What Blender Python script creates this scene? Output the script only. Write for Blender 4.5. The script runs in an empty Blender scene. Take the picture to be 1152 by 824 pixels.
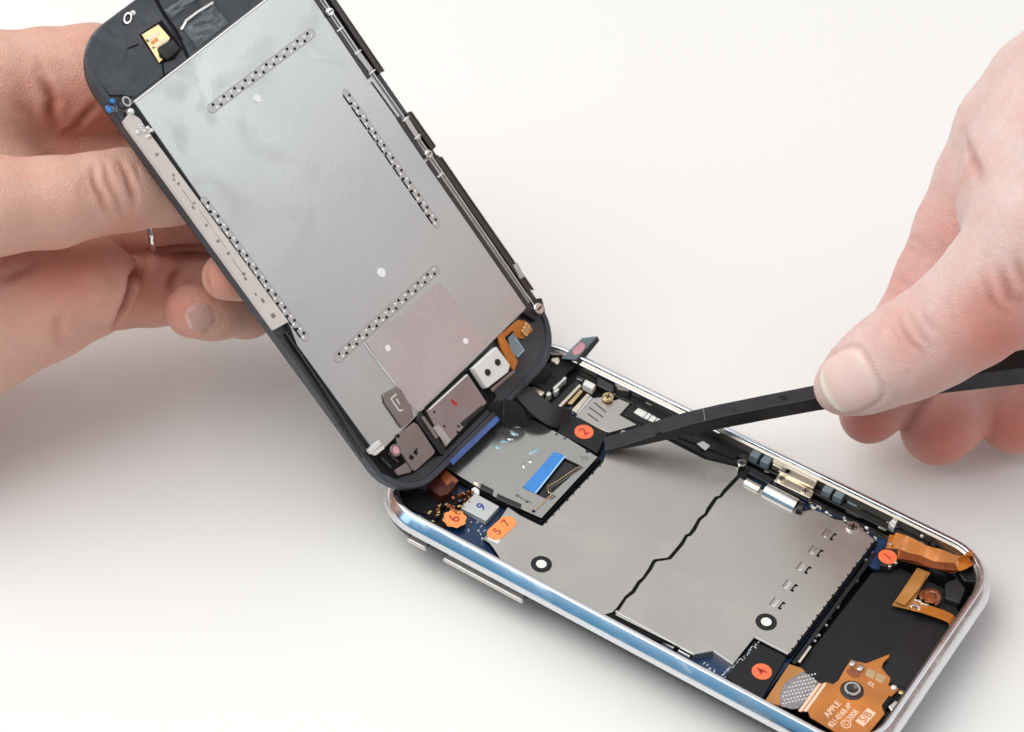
import bpy, bmesh, math, random
import numpy as np
from mathutils import Vector, Matrix
random.seed(7); rng = np.random.default_rng(7)
S = 0.001                     # everything below is written in millimetres
scn = bpy.context.scene
COL = scn.collection

# ------------------------------------------------------------ camera frame (millimetres)
RC = np.array([[0.8369607996839382, 0.5447222431259917, 0.05267160179806954],
               [0.41762961885890504, -0.573541251792488, -0.7047240126047868],
               [-0.35366950850186696, 0.6118235941297246, -0.7075236875326225]])
CAM = np.array([191.12737637425386, -273.4903906293324, 372.69418842949403])
FPX = 2800.0
U = np.array([-0.7161302395157823, 0.006628169121233547, 0.6979352028825324])     # up the lid
V = np.array([0.04555630265531806, 0.9982665218493425, 0.03726358333803439])      # across the lid
N = np.array([0.6964783581253331, -0.058480926197400335, 0.7151907982710941])     # out of its inner side
O = np.array([9.708752574562865, 0.6538344733812149, -0.22873936516445162])
ZT = -12.4                    # table top

def ray(x, y): return RC.T @ np.array([(x-576)/FPX, (y-412)/FPX, 1.0])
def B(x, y, z=0.0):           # a point of the phone body at height z (rim = 0)
    d = ray(x, y); t = (z-CAM[2])/d[2]; P = CAM+t*d
    return (P[0], P[1])
def DD(x, y, w=0.0):          # a point of the lid, in its own axes (across, up)
    d = ray(x, y); t = (w-(CAM-O)@N)/(d@N); P = CAM+t*d-O
    return (P@V, P@U)
def at(x, y, dep):            # a point at a depth
    return CAM+ray(x, y)*dep
def depth(P): return (np.asarray(P)-CAM)@RC[2]

# ------------------------------------------------------------ materials
MATS = {}
def mat(name, col, rough=0.5, metal=0.0, var=0.06, nscale=120, bump=0.0, bscale=900, spec=0.5, rvar=0.08, coat=0.0,
        sss=0.0, trans=0.0, stretch=None, alpha=None, grain=0.0, smudge=0.0):
    m = bpy.data.materials.new(name); m.use_nodes = True
    nt = m.node_tree; bs = nt.nodes['Principled BSDF']
    bs.inputs['Metallic'].default_value = metal
    bs.inputs['Specular IOR Level'].default_value = spec
    bs.inputs['Coat Weight'].default_value = coat
    bs.inputs['Coat Roughness'].default_value = 0.12
    bs.inputs['Transmission Weight'].default_value = trans
    tc = nt.nodes.new('ShaderNodeTexCoord'); mp = nt.nodes.new('ShaderNodeMapping')
    nt.links.new(tc.outputs['Object'], mp.inputs['Vector'])
    if stretch: mp.inputs['Scale'].default_value = stretch
    n1 = nt.nodes.new('ShaderNodeTexNoise'); n1.inputs['Scale'].default_value = nscale; n1.inputs['Detail'].default_value = 5
    nt.links.new(mp.outputs['Vector'], n1.inputs['Vector'])
    mx = nt.nodes.new('ShaderNodeMix'); mx.data_type = 'RGBA'
    c = np.array(col[:3])
    mx.inputs['A'].default_value = (*np.clip(c*(1-var*2), 0, 1), 1); mx.inputs['B'].default_value = (*np.clip(c*(1+var*2), 0, 1), 1)
    nt.links.new(n1.outputs['Fac'], mx.inputs['Factor']); nt.links.new(mx.outputs['Result'], bs.inputs['Base Color'])
    mr = nt.nodes.new('ShaderNodeMapRange'); mr.inputs['To Min'].default_value = max(0.02, rough-rvar); mr.inputs['To Max'].default_value = rough+rvar
    mr.inputs['From Min'].default_value = .3; mr.inputs['From Max'].default_value = .7
    nt.links.new(n1.outputs['Fac'], mr.inputs['Value']); nt.links.new(mr.outputs['Result'], bs.inputs['Roughness'])
    if grain:                      # fine sparkle of a rolled metal sheet
        n3 = nt.nodes.new('ShaderNodeTexNoise'); n3.inputs['Scale'].default_value = 2400; n3.inputs['Detail'].default_value = 2; nt.links.new(tc.outputs['Object'], n3.inputs['Vector'])
        r3 = nt.nodes.new('ShaderNodeMapRange'); r3.inputs['From Min'].default_value = .3; r3.inputs['From Max'].default_value = .7; r3.inputs['To Min'].default_value = 1-grain; r3.inputs['To Max'].default_value = 1+grain
        nt.links.new(n3.outputs['Fac'], r3.inputs['Value']); vm = nt.nodes.new('ShaderNodeVectorMath'); vm.operation = 'SCALE'
        nt.links.new(mx.outputs['Result'], vm.inputs[0]); nt.links.new(r3.outputs['Result'], vm.inputs['Scale']); nt.links.new(vm.outputs[0], bs.inputs['Base Color'])
    if smudge:                     # wiped finger marks: patches of duller metal
        n4 = nt.nodes.new('ShaderNodeTexNoise'); n4.inputs['Scale'].default_value = nscale*2.2; n4.inputs['Detail'].default_value = 6; n4.inputs['Distortion'].default_value = 1.6; nt.links.new(mp.outputs['Vector'], n4.inputs['Vector'])
        r4 = nt.nodes.new('ShaderNodeMapRange'); r4.inputs['From Min'].default_value = .48; r4.inputs['From Max'].default_value = .68; r4.inputs['To Max'].default_value = smudge
        nt.links.new(n4.outputs['Fac'], r4.inputs['Value']); ad4 = nt.nodes.new('ShaderNodeMath'); nt.links.new(mr.outputs['Result'], ad4.inputs[0]); nt.links.new(r4.outputs['Result'], ad4.inputs[1]); nt.links.new(ad4.outputs[0], bs.inputs['Roughness'])
    if bump:
        n2 = nt.nodes.new('ShaderNodeTexNoise'); n2.inputs['Scale'].default_value = bscale; n2.inputs['Detail'].default_value = 3
        nt.links.new(mp.outputs['Vector'], n2.inputs['Vector'])
        b = nt.nodes.new('ShaderNodeBump'); b.inputs['Strength'].default_value = 1.0; b.inputs['Distance'].default_value = bump*S
        nt.links.new(n2.outputs['Fac'], b.inputs['Height']); nt.links.new(b.outputs['Normal'], bs.inputs['Normal'])
    MATS[name] = m
    return m

mat('shield_steel', (.53, .505, .462), .34, .88, .035, 45, .005, 1500, rvar=.06, grain=.02, smudge=.10)
mat('tray_steel', (.47, .455, .425), .17, .92, .05, 40, .004, 900, rvar=.04, grain=.03, smudge=.08)
mat('lcd_steel', (.53, .555, .55), .29, .92, .06, 30, .006, 1700, rvar=.05, grain=.035, smudge=.08)
mat('lcd_flap', (.57, .535, .54), .28, .92, .05, 30, .006, 1700, grain=.07, smudge=.05)  # pink reflection of the hand put into the flap's colour
mat('bright_steel', (.72, .71, .69), .22, 1, .04, 200, .003)
mat('white_dot', (.93, .93, .92), .4, 0, .01, 100)
mat('channel_steel', (.50, .51, .50), .38, .9, .16, 1100, .01, 1500)
mat('chrome', (.78, .79, .81), .13, 1, .08, 70, .010, 260, rvar=.10, stretch=(.45, 2, 2), smudge=.15)
mat('inner_rail', (.36, .33, .29), .30, .9, .20, 90, .01, 300, stretch=(1, 4, 4))
mat('dark_steel', (.075, .07, .066), .32, .9, .15, 200, .004)
mat('bracket_brown', (.27, .235, .22), .36, .85, .08, 300, .004, 1200)
mat('module_mauve', (.33, .28, .28), .34, .8, .10, 120, .004)
mat('black_plastic', (.007, .007, .008), .34, 0, .3, 200, .006, 700)
mat('black_matte', (.0075, .0075, .0085), .50, 0, .25, 80, .03, 500, spec=.38)
mat('frame_plastic', (.045, .053, .062), .33, 0, .38, 110, .012, 420, rvar=.18, smudge=.2)
mat('clear_tape', (.10, .125, .14), .14, 0, .5, 110, .12, 110, coat=1, rvar=.10)
mat('back_case', (.012, .013, .014), .32, 0, .2, 60, 0, spec=.35)
mat('blue_reflection', (.025, .10, .34), .12, 0, .7, 260, .10, 300, coat=1, rvar=.1)
mat('reflection_pale', (.55, .62, .62), .15, .3, .1, 900)
mat('glass_black', (.01, .01, .012), .05, 0, .1, 60, 0, coat=.5)
mat('cavity', (.004, .004, .005), .7, 0, .3, 100, .02, spec=.25)
mat('pcb_blue', (.006, .028, .085), .32, 0, .35, 500, .01, 1500, coat=.15)
mat('flex_orange', (.52, .165, .016), .22, .1, .34, 130, .28, 190, coat=.5, rvar=.08)
mat('flex_brown', (.27, .065, .014), .2, .1, .4, 160, .3, 210, coat=.5)
mat('flex_ochre', (.46, .20, .05), .35, .1, .12, 160, .01, 300)
mat('copper', (.55, .22, .09), .25, .9, .3, 600, .02, 900)
mat('gold', (.72, .54, .28), .22, 1, .10, 300, .005)
mat('pale_gold', (.86, .77, .62), .34, 1, .08, 200, .005)
mat('white_part', (.78, .77, .73), .42, 0, .03, 200, .004)
mat('grey_chip', (.56, .57, .56), .40, .35, .05, 200, .004)
mat('dark_chip', (.016, .016, .018), .35, 0, .2, 300, .004)
mat('pad_grey', (.20, .25, .28), .4, .2, .1, 200, .004)
mat('grey_mesh', (.34, .31, .31), .4, .7, .3, 2500, .05, 2200)
mat('sticker_orange', (.86, .30, .085), .55, 0, .05, 400, .002)
mat('sticker_red', (.90, .17, .06), .50, 0, .05, 400, .002)
mat('ink_red', (.45, .03, .02), .6, 0, .1, 900)
mat('ink_blue', (.03, .03, .28), .6, 0, .1, 900)
mat('ink_grey', (.22, .21, .20), .6, 0, .1, 900)
mat('ink_pale', (.92, .62, .45), .6, 0, .05, 900)
mat('ink_white', (.60, .66, .70), .6, 0, .05, 900)
mat('blue_tape', (.035, .23, .62), .35, 0, .10, 200, .004, coat=.3)
mat('tape_edge', (.38, .62, .80), .4, 0, .05, 200)
mat('cream_flex', (.66, .61, .56), .42, .0, .08, 160, .004, stretch=(1, 1, 1))
mat('pink_spot', (.72, .36, .38), .5, 0, .1, 200)
mat('rubber', (.018, .018, .02), .42, 0, .2, 200, .01)
mat('spudger_nylon', (.013, .0135, .017), .38, 0, .4, 260, .07, 520, rvar=.14, spec=.45, smudge=.12)
mat('silver_button', (.66, .63, .60), .25, .8, .05, 200, .003)
mat('ring_silver', (.85, .84, .82), .12, 1, .03, 200)
mat('camera_red', (.075, .016, .010), .35, .2, .5, 700, .05, 900)
mat('edge_white', (.83, .83, .80), .3, .5, .03, 200)
mat('reflection_teal', (.30, .46, .52), .08, .2, .2, 900, 0, coat=1)

def skin_mat(name, base, red, nail, tip):
    m = bpy.data.materials.new(name); m.use_nodes = True; nt = m.node_tree; L = nt.links; bs = nt.nodes['Principled BSDF']
    tc = nt.nodes.new('ShaderNodeTexCoord')
    def noise(sc, det=4):
        n = nt.nodes.new('ShaderNodeTexNoise'); n.inputs['Scale'].default_value = sc; n.inputs['Detail'].default_value = det
        L.new(tc.outputs['Object'], n.inputs['Vector']); return n
    def mix(f, a, b):
        x = nt.nodes.new('ShaderNodeMix'); x.data_type = 'RGBA'
        if isinstance(f, float): x.inputs['Factor'].default_value = f
        else: L.new(f, x.inputs['Factor'])
        for s, v in (('A', a), ('B', b)):
            if isinstance(v, tuple): x.inputs[s].default_value = (*v, 1)
            else: L.new(v, x.inputs[s])
        return x.outputs['Result']
    def ramp(o, a, b):
        r = nt.nodes.new('ShaderNodeMapRange'); r.inputs['From Min'].default_value = a; r.inputs['From Max'].default_value = b
        L.new(o, r.inputs['Value']); return r.outputs['Result']
    n1 = noise(75, 6); n2 = noise(520, 4)
    n0 = noise(22, 3); c = mix(ramp(n0.outputs['Fac'], .42, .72), base, tuple(np.array(base)*.55+np.array(red)*.45))
    c = mix(ramp(n1.outputs['Fac'], .46, .78), c, red)
    dark = tuple(x*.90 for x in base)
    c = mix(ramp(n2.outputs['Fac'], .45, .75), c, mix(.5, c, dark))
    at_r = nt.nodes.new('ShaderNodeAttribute'); at_r.attribute_name = 'flush_shade'
    c = mix(at_r.outputs['Fac'], c, tuple(np.array(red)*np.array([.98, .62, .56])))
    at_c = nt.nodes.new('ShaderNodeAttribute'); at_c.attribute_name = 'fold_shade'
    c = mix(at_c.outputs['Fac'], c, tuple(np.array(red)*np.array([.52, .30, .25])))  # shade in creases and between fingers put into the skin colour
    at_n = nt.nodes.new('ShaderNodeAttribute'); at_n.attribute_name = 'nail'
    at_t = nt.nodes.new('ShaderNodeAttribute'); at_t.attribute_name = 'nail_tip'
    nc = mix(at_t.outputs['Fac'], nail, tip)
    c = mix(at_n.outputs['Fac'], c, nc)
    L.new(c, bs.inputs['Base Color'])
    mr = nt.nodes.new('ShaderNodeMapRange'); mr.inputs['To Min'].default_value = .50; mr.inputs['To Max'].default_value = .26
    L.new(at_n.outputs['Fac'], mr.inputs['Value']); L.new(mr.outputs['Result'], bs.inputs['Roughness'])
    bs.inputs['Subsurface Weight'].default_value = .35; bs.inputs['Subsurface Radius'].default_value = (1.0, .35, .18)
    bs.inputs['Subsurface Scale'].default_value = 2.2*S
    bs.inputs['Specular IOR Level'].default_value = .42
    vo = nt.nodes.new('ShaderNodeTexVoronoi'); vo.inputs['Scale'].default_value = 1900; vo.feature = 'DISTANCE_TO_EDGE'
    nz = noise(300, 2); ad = nt.nodes.new('ShaderNodeVectorMath'); ad.operation = 'MULTIPLY_ADD'
    ad.inputs[1].default_value = (.0012,)*3; L.new(nz.outputs['Color'], ad.inputs[0]); L.new(tc.outputs['Object'], ad.inputs[2])
    L.new(ad.outputs[0], vo.inputs['Vector'])
    inv = nt.nodes.new('ShaderNodeMath'); inv.operation = 'MULTIPLY_ADD'
    L.new(at_n.outputs['Fac'], inv.inputs[0]); inv.inputs[1].default_value = -1; inv.inputs[2].default_value = 1
    b1 = nt.nodes.new('ShaderNodeBump'); b1.inputs['Distance'].default_value = .075*S
    L.new(inv.outputs[0], b1.inputs['Strength']); L.new(ramp(vo.outputs['Distance'], 0, .25), b1.inputs['Height'])
    b2 = nt.nodes.new('ShaderNodeBump'); b2.inputs['Distance'].default_value = .14*S
    L.new(inv.outputs[0], b2.inputs['Strength']); L.new(n2.outputs['Fac'], b2.inputs['Height']); L.new(b1.outputs['Normal'], b2.inputs['Normal'])
    L.new(b2.outputs['Normal'], bs.inputs['Normal'])
    MATS[name] = m
skin_mat('skin_shaded', (.74, .465, .365), (.68, .315, .235), (.56, .34, .29), (.76, .60, .48))  # same person's skin; dimmer light on the left hand put into the colour
skin_mat('skin_lit', (.80, .605, .55), (.73, .40, .34), (.82, .60, .54), (.88, .80, .68))  # same skin; brighter light on the right hand put into the colour

# ------------------------------------------------------------ object helpers
WORG = {}                      # thing-frame position of every object's origin, in millimetres
def root(name, label, cat, org, M=None, group=None):
    """Empty at the thing's base. org: in the thing's own frame; M: 4x4 world matrix of that frame (mm)."""
    o = bpy.data.objects.new(name, None); COL.objects.link(o); o.empty_display_size = .01
    M = M or Matrix.Identity(4)
    W = M @ Matrix.Translation(Vector(org))
    W.translation *= S
    o.matrix_world = W
    o['label'] = label; o['category'] = cat
    if group: o['group'] = group
    WORG[o.name] = np.array(org, float)
    return o
def link(name, me, parent=None, label=None, org=None):
    o = bpy.data.objects.new(name, me); COL.objects.link(o)
    org = np.array(org, float)
    WORG[o.name] = org
    if parent is not None:
        o.parent = parent; o.location = Vector((org-WORG[parent.name])*S)
    else: o.location = Vector(org*S)
    if label: o['label'] = label
    return o
def build(name, verts, faces, material, parent=None, bevel=0, smooth=False, label=None, segs=2, mats=None, fm=None, org=None, sub=0):
    v = np.array(verts, float).reshape(-1, 3)
    c = (v.min(0)+v.max(0))/2 if org is None else np.array(org, float)
    me = bpy.data.meshes.new(name); me.from_pydata([tuple(p) for p in (v-c)*S], [], [tuple(int(i) for i in f) for f in faces])
    bm = bmesh.new(); bm.from_mesh(me); bmesh.ops.recalc_face_normals(bm, faces=bm.faces[:]); bm.to_mesh(me); bm.free()
    for mm in (mats or [material]): me.materials.append(MATS[mm])
    if fm:
        for p, k in zip(me.polygons, fm): p.material_index = k
    o = link(name, me, parent, label, c)
    if smooth:
        for p in me.polygons: p.use_smooth = True
        if not bevel and not sub: me.set_sharp_from_angle(angle=math.radians(52))
    if bevel:
        b = o.modifiers.new('bevel', 'BEVEL'); b.width = bevel*S; b.segments = segs; b.limit_method = 'ANGLE'; b.angle_limit = math.radians(35)
        for p in me.polygons: p.use_smooth = True
        w = o.modifiers.new('wn', 'WEIGHTED_NORMAL'); w.keep_sharp = True
    if sub:
        q = o.modifiers.new('sub', 'SUBSURF'); q.levels = sub; q.render_levels = sub
    return o
def prism_geo(poly, z0, z1):
    n = len(poly); a = 0
    for i in range(n):
        x0, y0 = poly[i][:2]; x1, y1 = poly[(i+1) % n][:2]; a += x0*y1-x1*y0
    if a < 0: poly = poly[::-1]
    v = [(p[0], p[1], z0) for p in poly]+[(p[0], p[1], z1) for p in poly]
    f = [tuple(range(n))[::-1], tuple(range(n, 2*n))]+[(i, (i+1) % n, n+(i+1) % n, n+i) for i in range(n)]
    return v, f
def prism(name, poly, z0, z1, material, parent, bevel=.1, label=None, **k):
    v, f = prism_geo(list(poly), z0, z1)
    return build(name, v, f, material, parent, bevel, label=label, **k)
def bp(pts, z): return [B(x, y, z) for x, y in pts]          # traced outlines -> plan of the body / of the lid
def dp(pts, w): return [DD(x, y, w) for x, y in pts]
def crop(pts, ox, oy, s): return [(ox+x/s, oy+y/s) for x, y in pts]
def circle(cx, cy, r, n=28, ry=None, rot=0):
    ry = ry or r; c, s = math.cos(rot), math.sin(rot)
    return [(cx+r*math.cos(t)*c-ry*math.sin(t)*s, cy+r*math.cos(t)*s+ry*math.sin(t)*c) for t in np.linspace(0, 2*math.pi, n, endpoint=False)]
def rrect(x0, y0, x1, y1, r, n=8):
    r = max(r, .01); out = []
    for cx, cy, a in ((x1-r, y1-r, 0), (x0+r, y1-r, 90), (x0+r, y0+r, 180), (x1-r, y0+r, 270)):
        for k in range(n+1):
            t = math.radians(a+90*k/n); out.append((cx+r*math.cos(t), cy+r*math.sin(t)))
    return out
def rr_strip(a, b, hw, n=6):   # capsule outline from a to b
    a = np.array(a); b = np.array(b); d = (b-a)/np.linalg.norm(b-a); t0 = math.atan2(d[1], d[0]); out = []
    for c, s in ((b, -90), (a, 90)):
        for k in range(n+1):
            t = t0+math.radians(s+180*k/n); out.append((c[0]+hw*math.cos(t), c[1]+hw*math.sin(t)))
    return out
def bar(a, b, w):              # plain rectangle from a to b, width w
    a = np.array(a, float); b = np.array(b, float); d = (b-a)/np.linalg.norm(b-a); n = np.array([-d[1], d[0]])*w/2
    return [tuple(a-n), tuple(b-n), tuple(b+n), tuple(a+n)]
def ringloft(name, rings, material, parent, closed=True, caps=False, smooth=True, label=None, **k):
    n = len(rings[0]); v = [p for r in rings for p in r]; f = []
    for i in range(len(rings)-(0 if closed else 1)):
        j = (i+1) % len(rings)
        for q in range(n): f.append((i*n+q, i*n+(q+1) % n, j*n+(q+1) % n, j*n+q))
    if caps: f += [tuple(range(n)), tuple(range((len(rings)-1)*n, len(rings)*n))]
    o = build(name, v, f, material, parent, smooth=smooth, label=label, **k)
    if caps:
        for p in o.data.polygons:
            if len(p.vertices) > 4: p.use_smooth = False
    return o
def tube(name, pts, r, material, parent, n=10, flat=1.0, up=(0, 0, 1), label=None, **k):
    pts = np.array(pts, float); up = np.array(up, float); rings = []
    rr = r if hasattr(r, '__len__') else [r]*len(pts)
    for i in range(len(pts)):
        t = pts[min(i+1, len(pts)-1)]-pts[max(i-1, 0)]; t /= np.linalg.norm(t)
        s = np.cross(t, up); s /= np.linalg.norm(s); w = np.cross(s, t)
        rings.append([tuple(pts[i]+rr[i]*(math.cos(a)*s+flat*math.sin(a)*w)) for a in np.linspace(0, 2*math.pi, n, endpoint=False)])
    return ringloft(name, rings, material, parent, closed=False, caps=True, label=label, **k)
def ribbon(name, pts, w, th, material, parent, side, label=None, sub=0, bevel=0):
    """a flat flexible strip: pts centre line, side = width direction"""
    pts = np.array(pts, float); side = np.array(side, float); side /= np.linalg.norm(side); rings = []
    for i in range(len(pts)):
        t = pts[min(i+1, len(pts)-1)]-pts[max(i-1, 0)]; t /= np.linalg.norm(t)
        s = side-t*(side@t); s /= np.linalg.norm(s); nn = np.cross(t, s)
        rings.append([tuple(pts[i]+s*a*w/2+nn*b*th/2) for a, b in ((-1, -1), (1, -1), (1, 1), (-1, 1))])
    return ringloft(name, rings, material, parent, closed=False, caps=True, smooth=False, label=label, bevel=bevel)
def spline(pts, n=8):
    pts = [np.array(p, float) for p in pts]; P = [pts[0]*2-pts[1]]+pts+[pts[-1]*2-pts[-2]]; out = []
    for i in range(1, len(P)-2):
        for k in range(n):
            t = k/n; a, b, c, d = P[i-1:i+3]
            out.append(.5*((2*b)+(-a+c)*t+(2*a-5*b+4*c-d)*t*t+(-a+3*b-3*c+d)*t**3))
    out.append(pts[-1]); return np.array(out)
def text(name, s, pos, xdir, size, material, parent, th=.02, align='CENTER', zdir=(0, 0, 1), label=None, wf=1.0):
    cu = bpy.data.curves.new(name, 'FONT'); cu.body = s; cu.size = size*S; cu.extrude = th*S; cu.align_x = align; cu.align_y = 'CENTER'; cu.offset = .012*size*S
    tmp = bpy.data.objects.new('tmp', cu); COL.objects.link(tmp)
    dg = bpy.context.evaluated_depsgraph_get(); me = bpy.data.meshes.new_from_object(tmp.evaluated_get(dg)); bpy.data.objects.remove(tmp)
    x = Vector(xdir).normalized(); z = Vector(zdir).normalized(); y = z.cross(x).normalized(); x = y.cross(z)
    me.transform(Matrix((x*wf, y, z)).transposed().to_4x4())
    me.materials.clear(); me.materials.append(MATS[material])
    return link(name, me, parent, label, pos)
def dup(o, parent, org, rot=0, label=None):
    c = o.copy(); COL.objects.link(c); c.parent = parent; org = np.array(org, float)
    WORG[c.name] = org; c.location = Vector((org-WORG[parent.name])*S); c.rotation_euler = (0, 0, rot)
    if 'label' in c: del c['label']
    if label: c['label'] = label
    return c
def disc_geo(cx, cy, r, z0, z1, n=24): return prism_geo(circle(cx, cy, r, n), z0, z1)
def merge(geos):
    v, f, m = [], [], []
    for g in geos:
        gv, gf = g[0], g[1]; k = g[2] if len(g) > 2 else 0; o = len(v)
        v += gv; f += [tuple(i+o for i in q) for q in gf]; m += [k]*len(gf)
    return v, f, m

# ============================================================ TABLE
def grid_table():
    n = 2; e = 900
    v = [(-e+60, -e+30, ZT), (e+60, -e+30, ZT), (e+60, e+30, ZT), (-e+60, e+30, ZT)]
    o = build('table_top', v, [(0, 1, 2, 3)], 'table_white', None)
    o['kind'] = 'structure'
mat('table_white', (.815, .808, .785), .42, 0, .012, 5, .006, 1400, spec=.35, rvar=.04)
grid_table()

# ============================================================ PHONE BODY
L_, W_, R0 = 115.5, 62.1, 12.0
PH = root('phone_body', 'open phone body lying on the table, chrome rim, steel shields and orange numbered stickers', 'phone', (57.7, 31, ZT))
def inset(d, z, n=12):
    return [(x, y, z) for x, y in rrect(d, d, L_-d, W_-d, max(R0-d, 1.2), n)]
# back shell: a shallow open tub of black plastic
prof = [(2.0, -3.52), (.5, -3.52), (.5, -4.6), (1.3, -6.3), (2.8, -8.1), (5.4, -10.0), (9, -11.3), (14, -12.2), (22, -12.38)]
case = [inset(d, z) for d, z in prof]
v = [p for r in case for p in r]; n = len(case[0]); f = []
for i in range(len(case)-1):
    for q in range(n): f.append((i*n+q, i*n+(q+1) % n, (i+1)*n+(q+1) % n, (i+1)*n+q))
f.append(tuple(range((len(case)-1)*n, len(case)*n)))
inn = [(3.0, -3.6), (3.0, -7.6), (4.0, -8.4)]
o0 = len(v)
for d, z in inn: v += inset(d, z)
for i in range(len(inn)-1):
    for q in range(n): f.append((o0+i*n+q, o0+i*n+(q+1) % n, o0+(i+1)*n+(q+1) % n, o0+(i+1)*n+q))
for q in range(n): f.append((q, (q+1) % n, o0+(q+1) % n, o0+q))
f.append(tuple(range(o0+2*n, o0+3*n)))
CASE = build('back_case', v, f, 'back_case', PH, smooth=True)
# chrome rim
rp = [(2.75, -4.1), (2.75, -.3), (2.68, -.08), (2.55, 0), (1.86, -.03), (1.78, -.07), (1.72, -.13), (1.3, -.58), (.78, -1.22), (.32, -1.9), (.08, -2.55), (.0, -3.05), (.08, -3.35), (.45, -3.5)]
RIM = ringloft('chrome_rim', [inset(d, z, 14) for d, z in rp], 'chrome', PH)
for nm in ('rim_gasket',):
    ringloft(nm, [inset(d, z, 14) for d, z in ((2.72, -.5), (3.2, -.9), (3.2, -6.5), (2.72, -6.5))], 'inner_rail', PH, smooth=False)
# side buttons on the near wall
def button(a, b, z0, z1, lab):
    o = build('volume_button' if 'volume' in lab else 'mute_switch', *prism_geo(rr_strip((a, (z0+z1)/2), (b, (z0+z1)/2), (z1-z0)/2), -.45, .9), 'silver_button', PH, bevel=.12, label=lab)
    return o
def sidebar(name, xa, xb, z, h, lab):
    prof2 = rr_strip((xa+h/2, z), (xb-h/2, z), h/2, 6)
    n = len(prof2); v = [(x, -.30, zz) for x, zz in prof2]+[(x, 1.6, zz) for x, zz in prof2]
    f = [tuple(range(n)), tuple(range(n, 2*n))]+[(i, (i+1) % n, n+(i+1) % n, n+i) for i in range(n)]
    build(name, v, f, 'silver_button', PH, bevel=.15, label=lab)
sidebar('mute_switch', 11.8, 16.6, -5.2, 1.15, 'short silver switch near the corner')
sidebar('volume_rocker', 20.6, 39.6, -5.3, 1.15, 'long silver rocker with a dip in its middle')

# circuit board under the shields
zP = -3.9
pcb = [(4.5, 3.4), (91.5, 3.4), (91.5, 20), (95.5, 44), (99, 52), (98, 55.0), (5, 55.0)]
pcb = [(4.0, 9.0), (9.0, 3.6), (90.2, 3.6), (90.2, 47), (93.0, 49), (94.0, 51), (94.0, 55.4), (9, 55.4), (4.0, 51)]
PCB = prism('circuit_board', pcb, -5.2, zP, 'pcb_blue', PH, .1)
# ---- upper shield
zs = -2.3
def jag(a, b, n, amp, side=1):
    a = np.array(a, float); b = np.array(b, float); d = b-a; nn = np.array([-d[1], d[0]])/np.linalg.norm(d); out = []
    for k in range(n):
        t = (k+.5)/n; w = .28/n
        out += [tuple(a+d*(t-w)), tuple(a+d*(t-w*.6)+nn*amp*side), tuple(a+d*(t+w*.6)+nn*amp*side), tuple(a+d*(t+w))]
    return out
gapL = crop([(634, 205), (574, 268), (560, 290), (540, 296), (505, 345), (497, 366), (470, 386), (446, 428), (430, 450), (415, 456), (396, 488), (370, 520), (343, 551), (335, 553), (285, 559), (276, 566), (262, 594), (234, 636), (214, 652), (190, 690), (160, 716), (128, 762), (108, 782)], 660, 480, 3.745)
gapR = [(x+3.0+.5*math.sin(i*2.1), y+2.5+.5*math.cos(i*1.7)) for i, (x, y) in enumerate(gapL)]
up = bp([(831, 526), (793, 517), (744, 492), (700, 484), (684, 503)], zs)
edge1 = bp([(678.5, 520), (610, 592)], zs)
ed = [edge1[0], edge1[1]]
rest = bp([(604, 589.5), (585, 580), (571.5, 570.5), (560, 587), (544, 606)], zs)
near = [B(549, 612, zs), B(560, 615, zs), (33.5, 3.5), (56.0, 3.5)]
poly = bp(gapL, zs)
US = prism('shield_plate', up+ed+rest+[B(544, 606, zs), B(551, 611, zs), B(556, 617.5, zs), (33.4, 3.1), (54.6, 3.1)]+[p for p in poly[::-1] if p[1] > 3.7], zs-.25, zs, 'shield_steel', PH, .06, label='upper steel shield with a tab under an orange sticker')
# skirts keep the shields from floating
def skirt(name, pts, z0, z1, th, parent, material='shield_steel'):
    g = [prism_geo(bar(pts[i], pts[i+1], th), z0, z1) for i in range(len(pts)-1)]
    v, f, m = merge(g); return build(name, v, f, material, parent)
lowpts = crop([(125, 260), (465, 447), (548, 431), (632, 488), (726, 370), (870, 444)], 660, 620, 3.84)
lo = bp(lowpts, zs)
rt = bp([(889, 734), (984, 608)], zs)
redge = [rt[0], rt[1]]
topL = bp([(968, 594), (962, 590.5), (955, 592), (948, 586), (938, 584), (924, 576.5), (914, 573.5), (905, 575), (846, 545)], zs)
LS = prism('shield_plate', bp(gapR, zs)+lo[1:]+redge+topL, zs-.25, zs, 'shield_steel', PH, .06, label='lower steel shield with five slots and a notched corner')
def teeth(a, b, n, parent, ln=.55, w=.42, out=0.0):
    a = np.array(a, float); b = np.array(b, float); d = (b-a); L = np.linalg.norm(d); d /= L; nn = np.array([-d[1], d[0]]); g = []
    for k in range(n):
        c_ = a+d*L*(k+.5+.15*math.sin(k*2.3))/n+nn*out; ww = w*(1+.3*math.sin(k*1.7)); g.append(prism_geo(bar(c_-nn*ln/2, c_+nn*ln/2, ww), zs-.2, zs+.03))
    v, f, m = merge(g); build('edge_notches', v, f, 'cavity', parent)
teeth(edge1[0], edge1[1], 9, US); teeth(rt[0], rt[1], 17, LS)
def grow(P, r):
    P = [np.array(p, float) for p in P]; n = len(P); A = sum(P[i][0]*P[(i+1) % n][1]-P[(i+1) % n][0]*P[i][1] for i in range(n)); sg = 1 if A > 0 else -1; out = []
    for i in range(n):
        e1 = P[i]-P[i-1]; e2 = P[(i+1) % n]-P[i]; e1 /= np.linalg.norm(e1)+1e-9; e2 /= np.linalg.norm(e2)+1e-9
        nn = np.array([e1[1]+e2[1], -(e1[0]+e2[0])])*sg; k = np.linalg.norm(nn)+1e-9; out.append(tuple(P[i]+nn/k*r*min(2/k, 1.6)))
    return out
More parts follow.
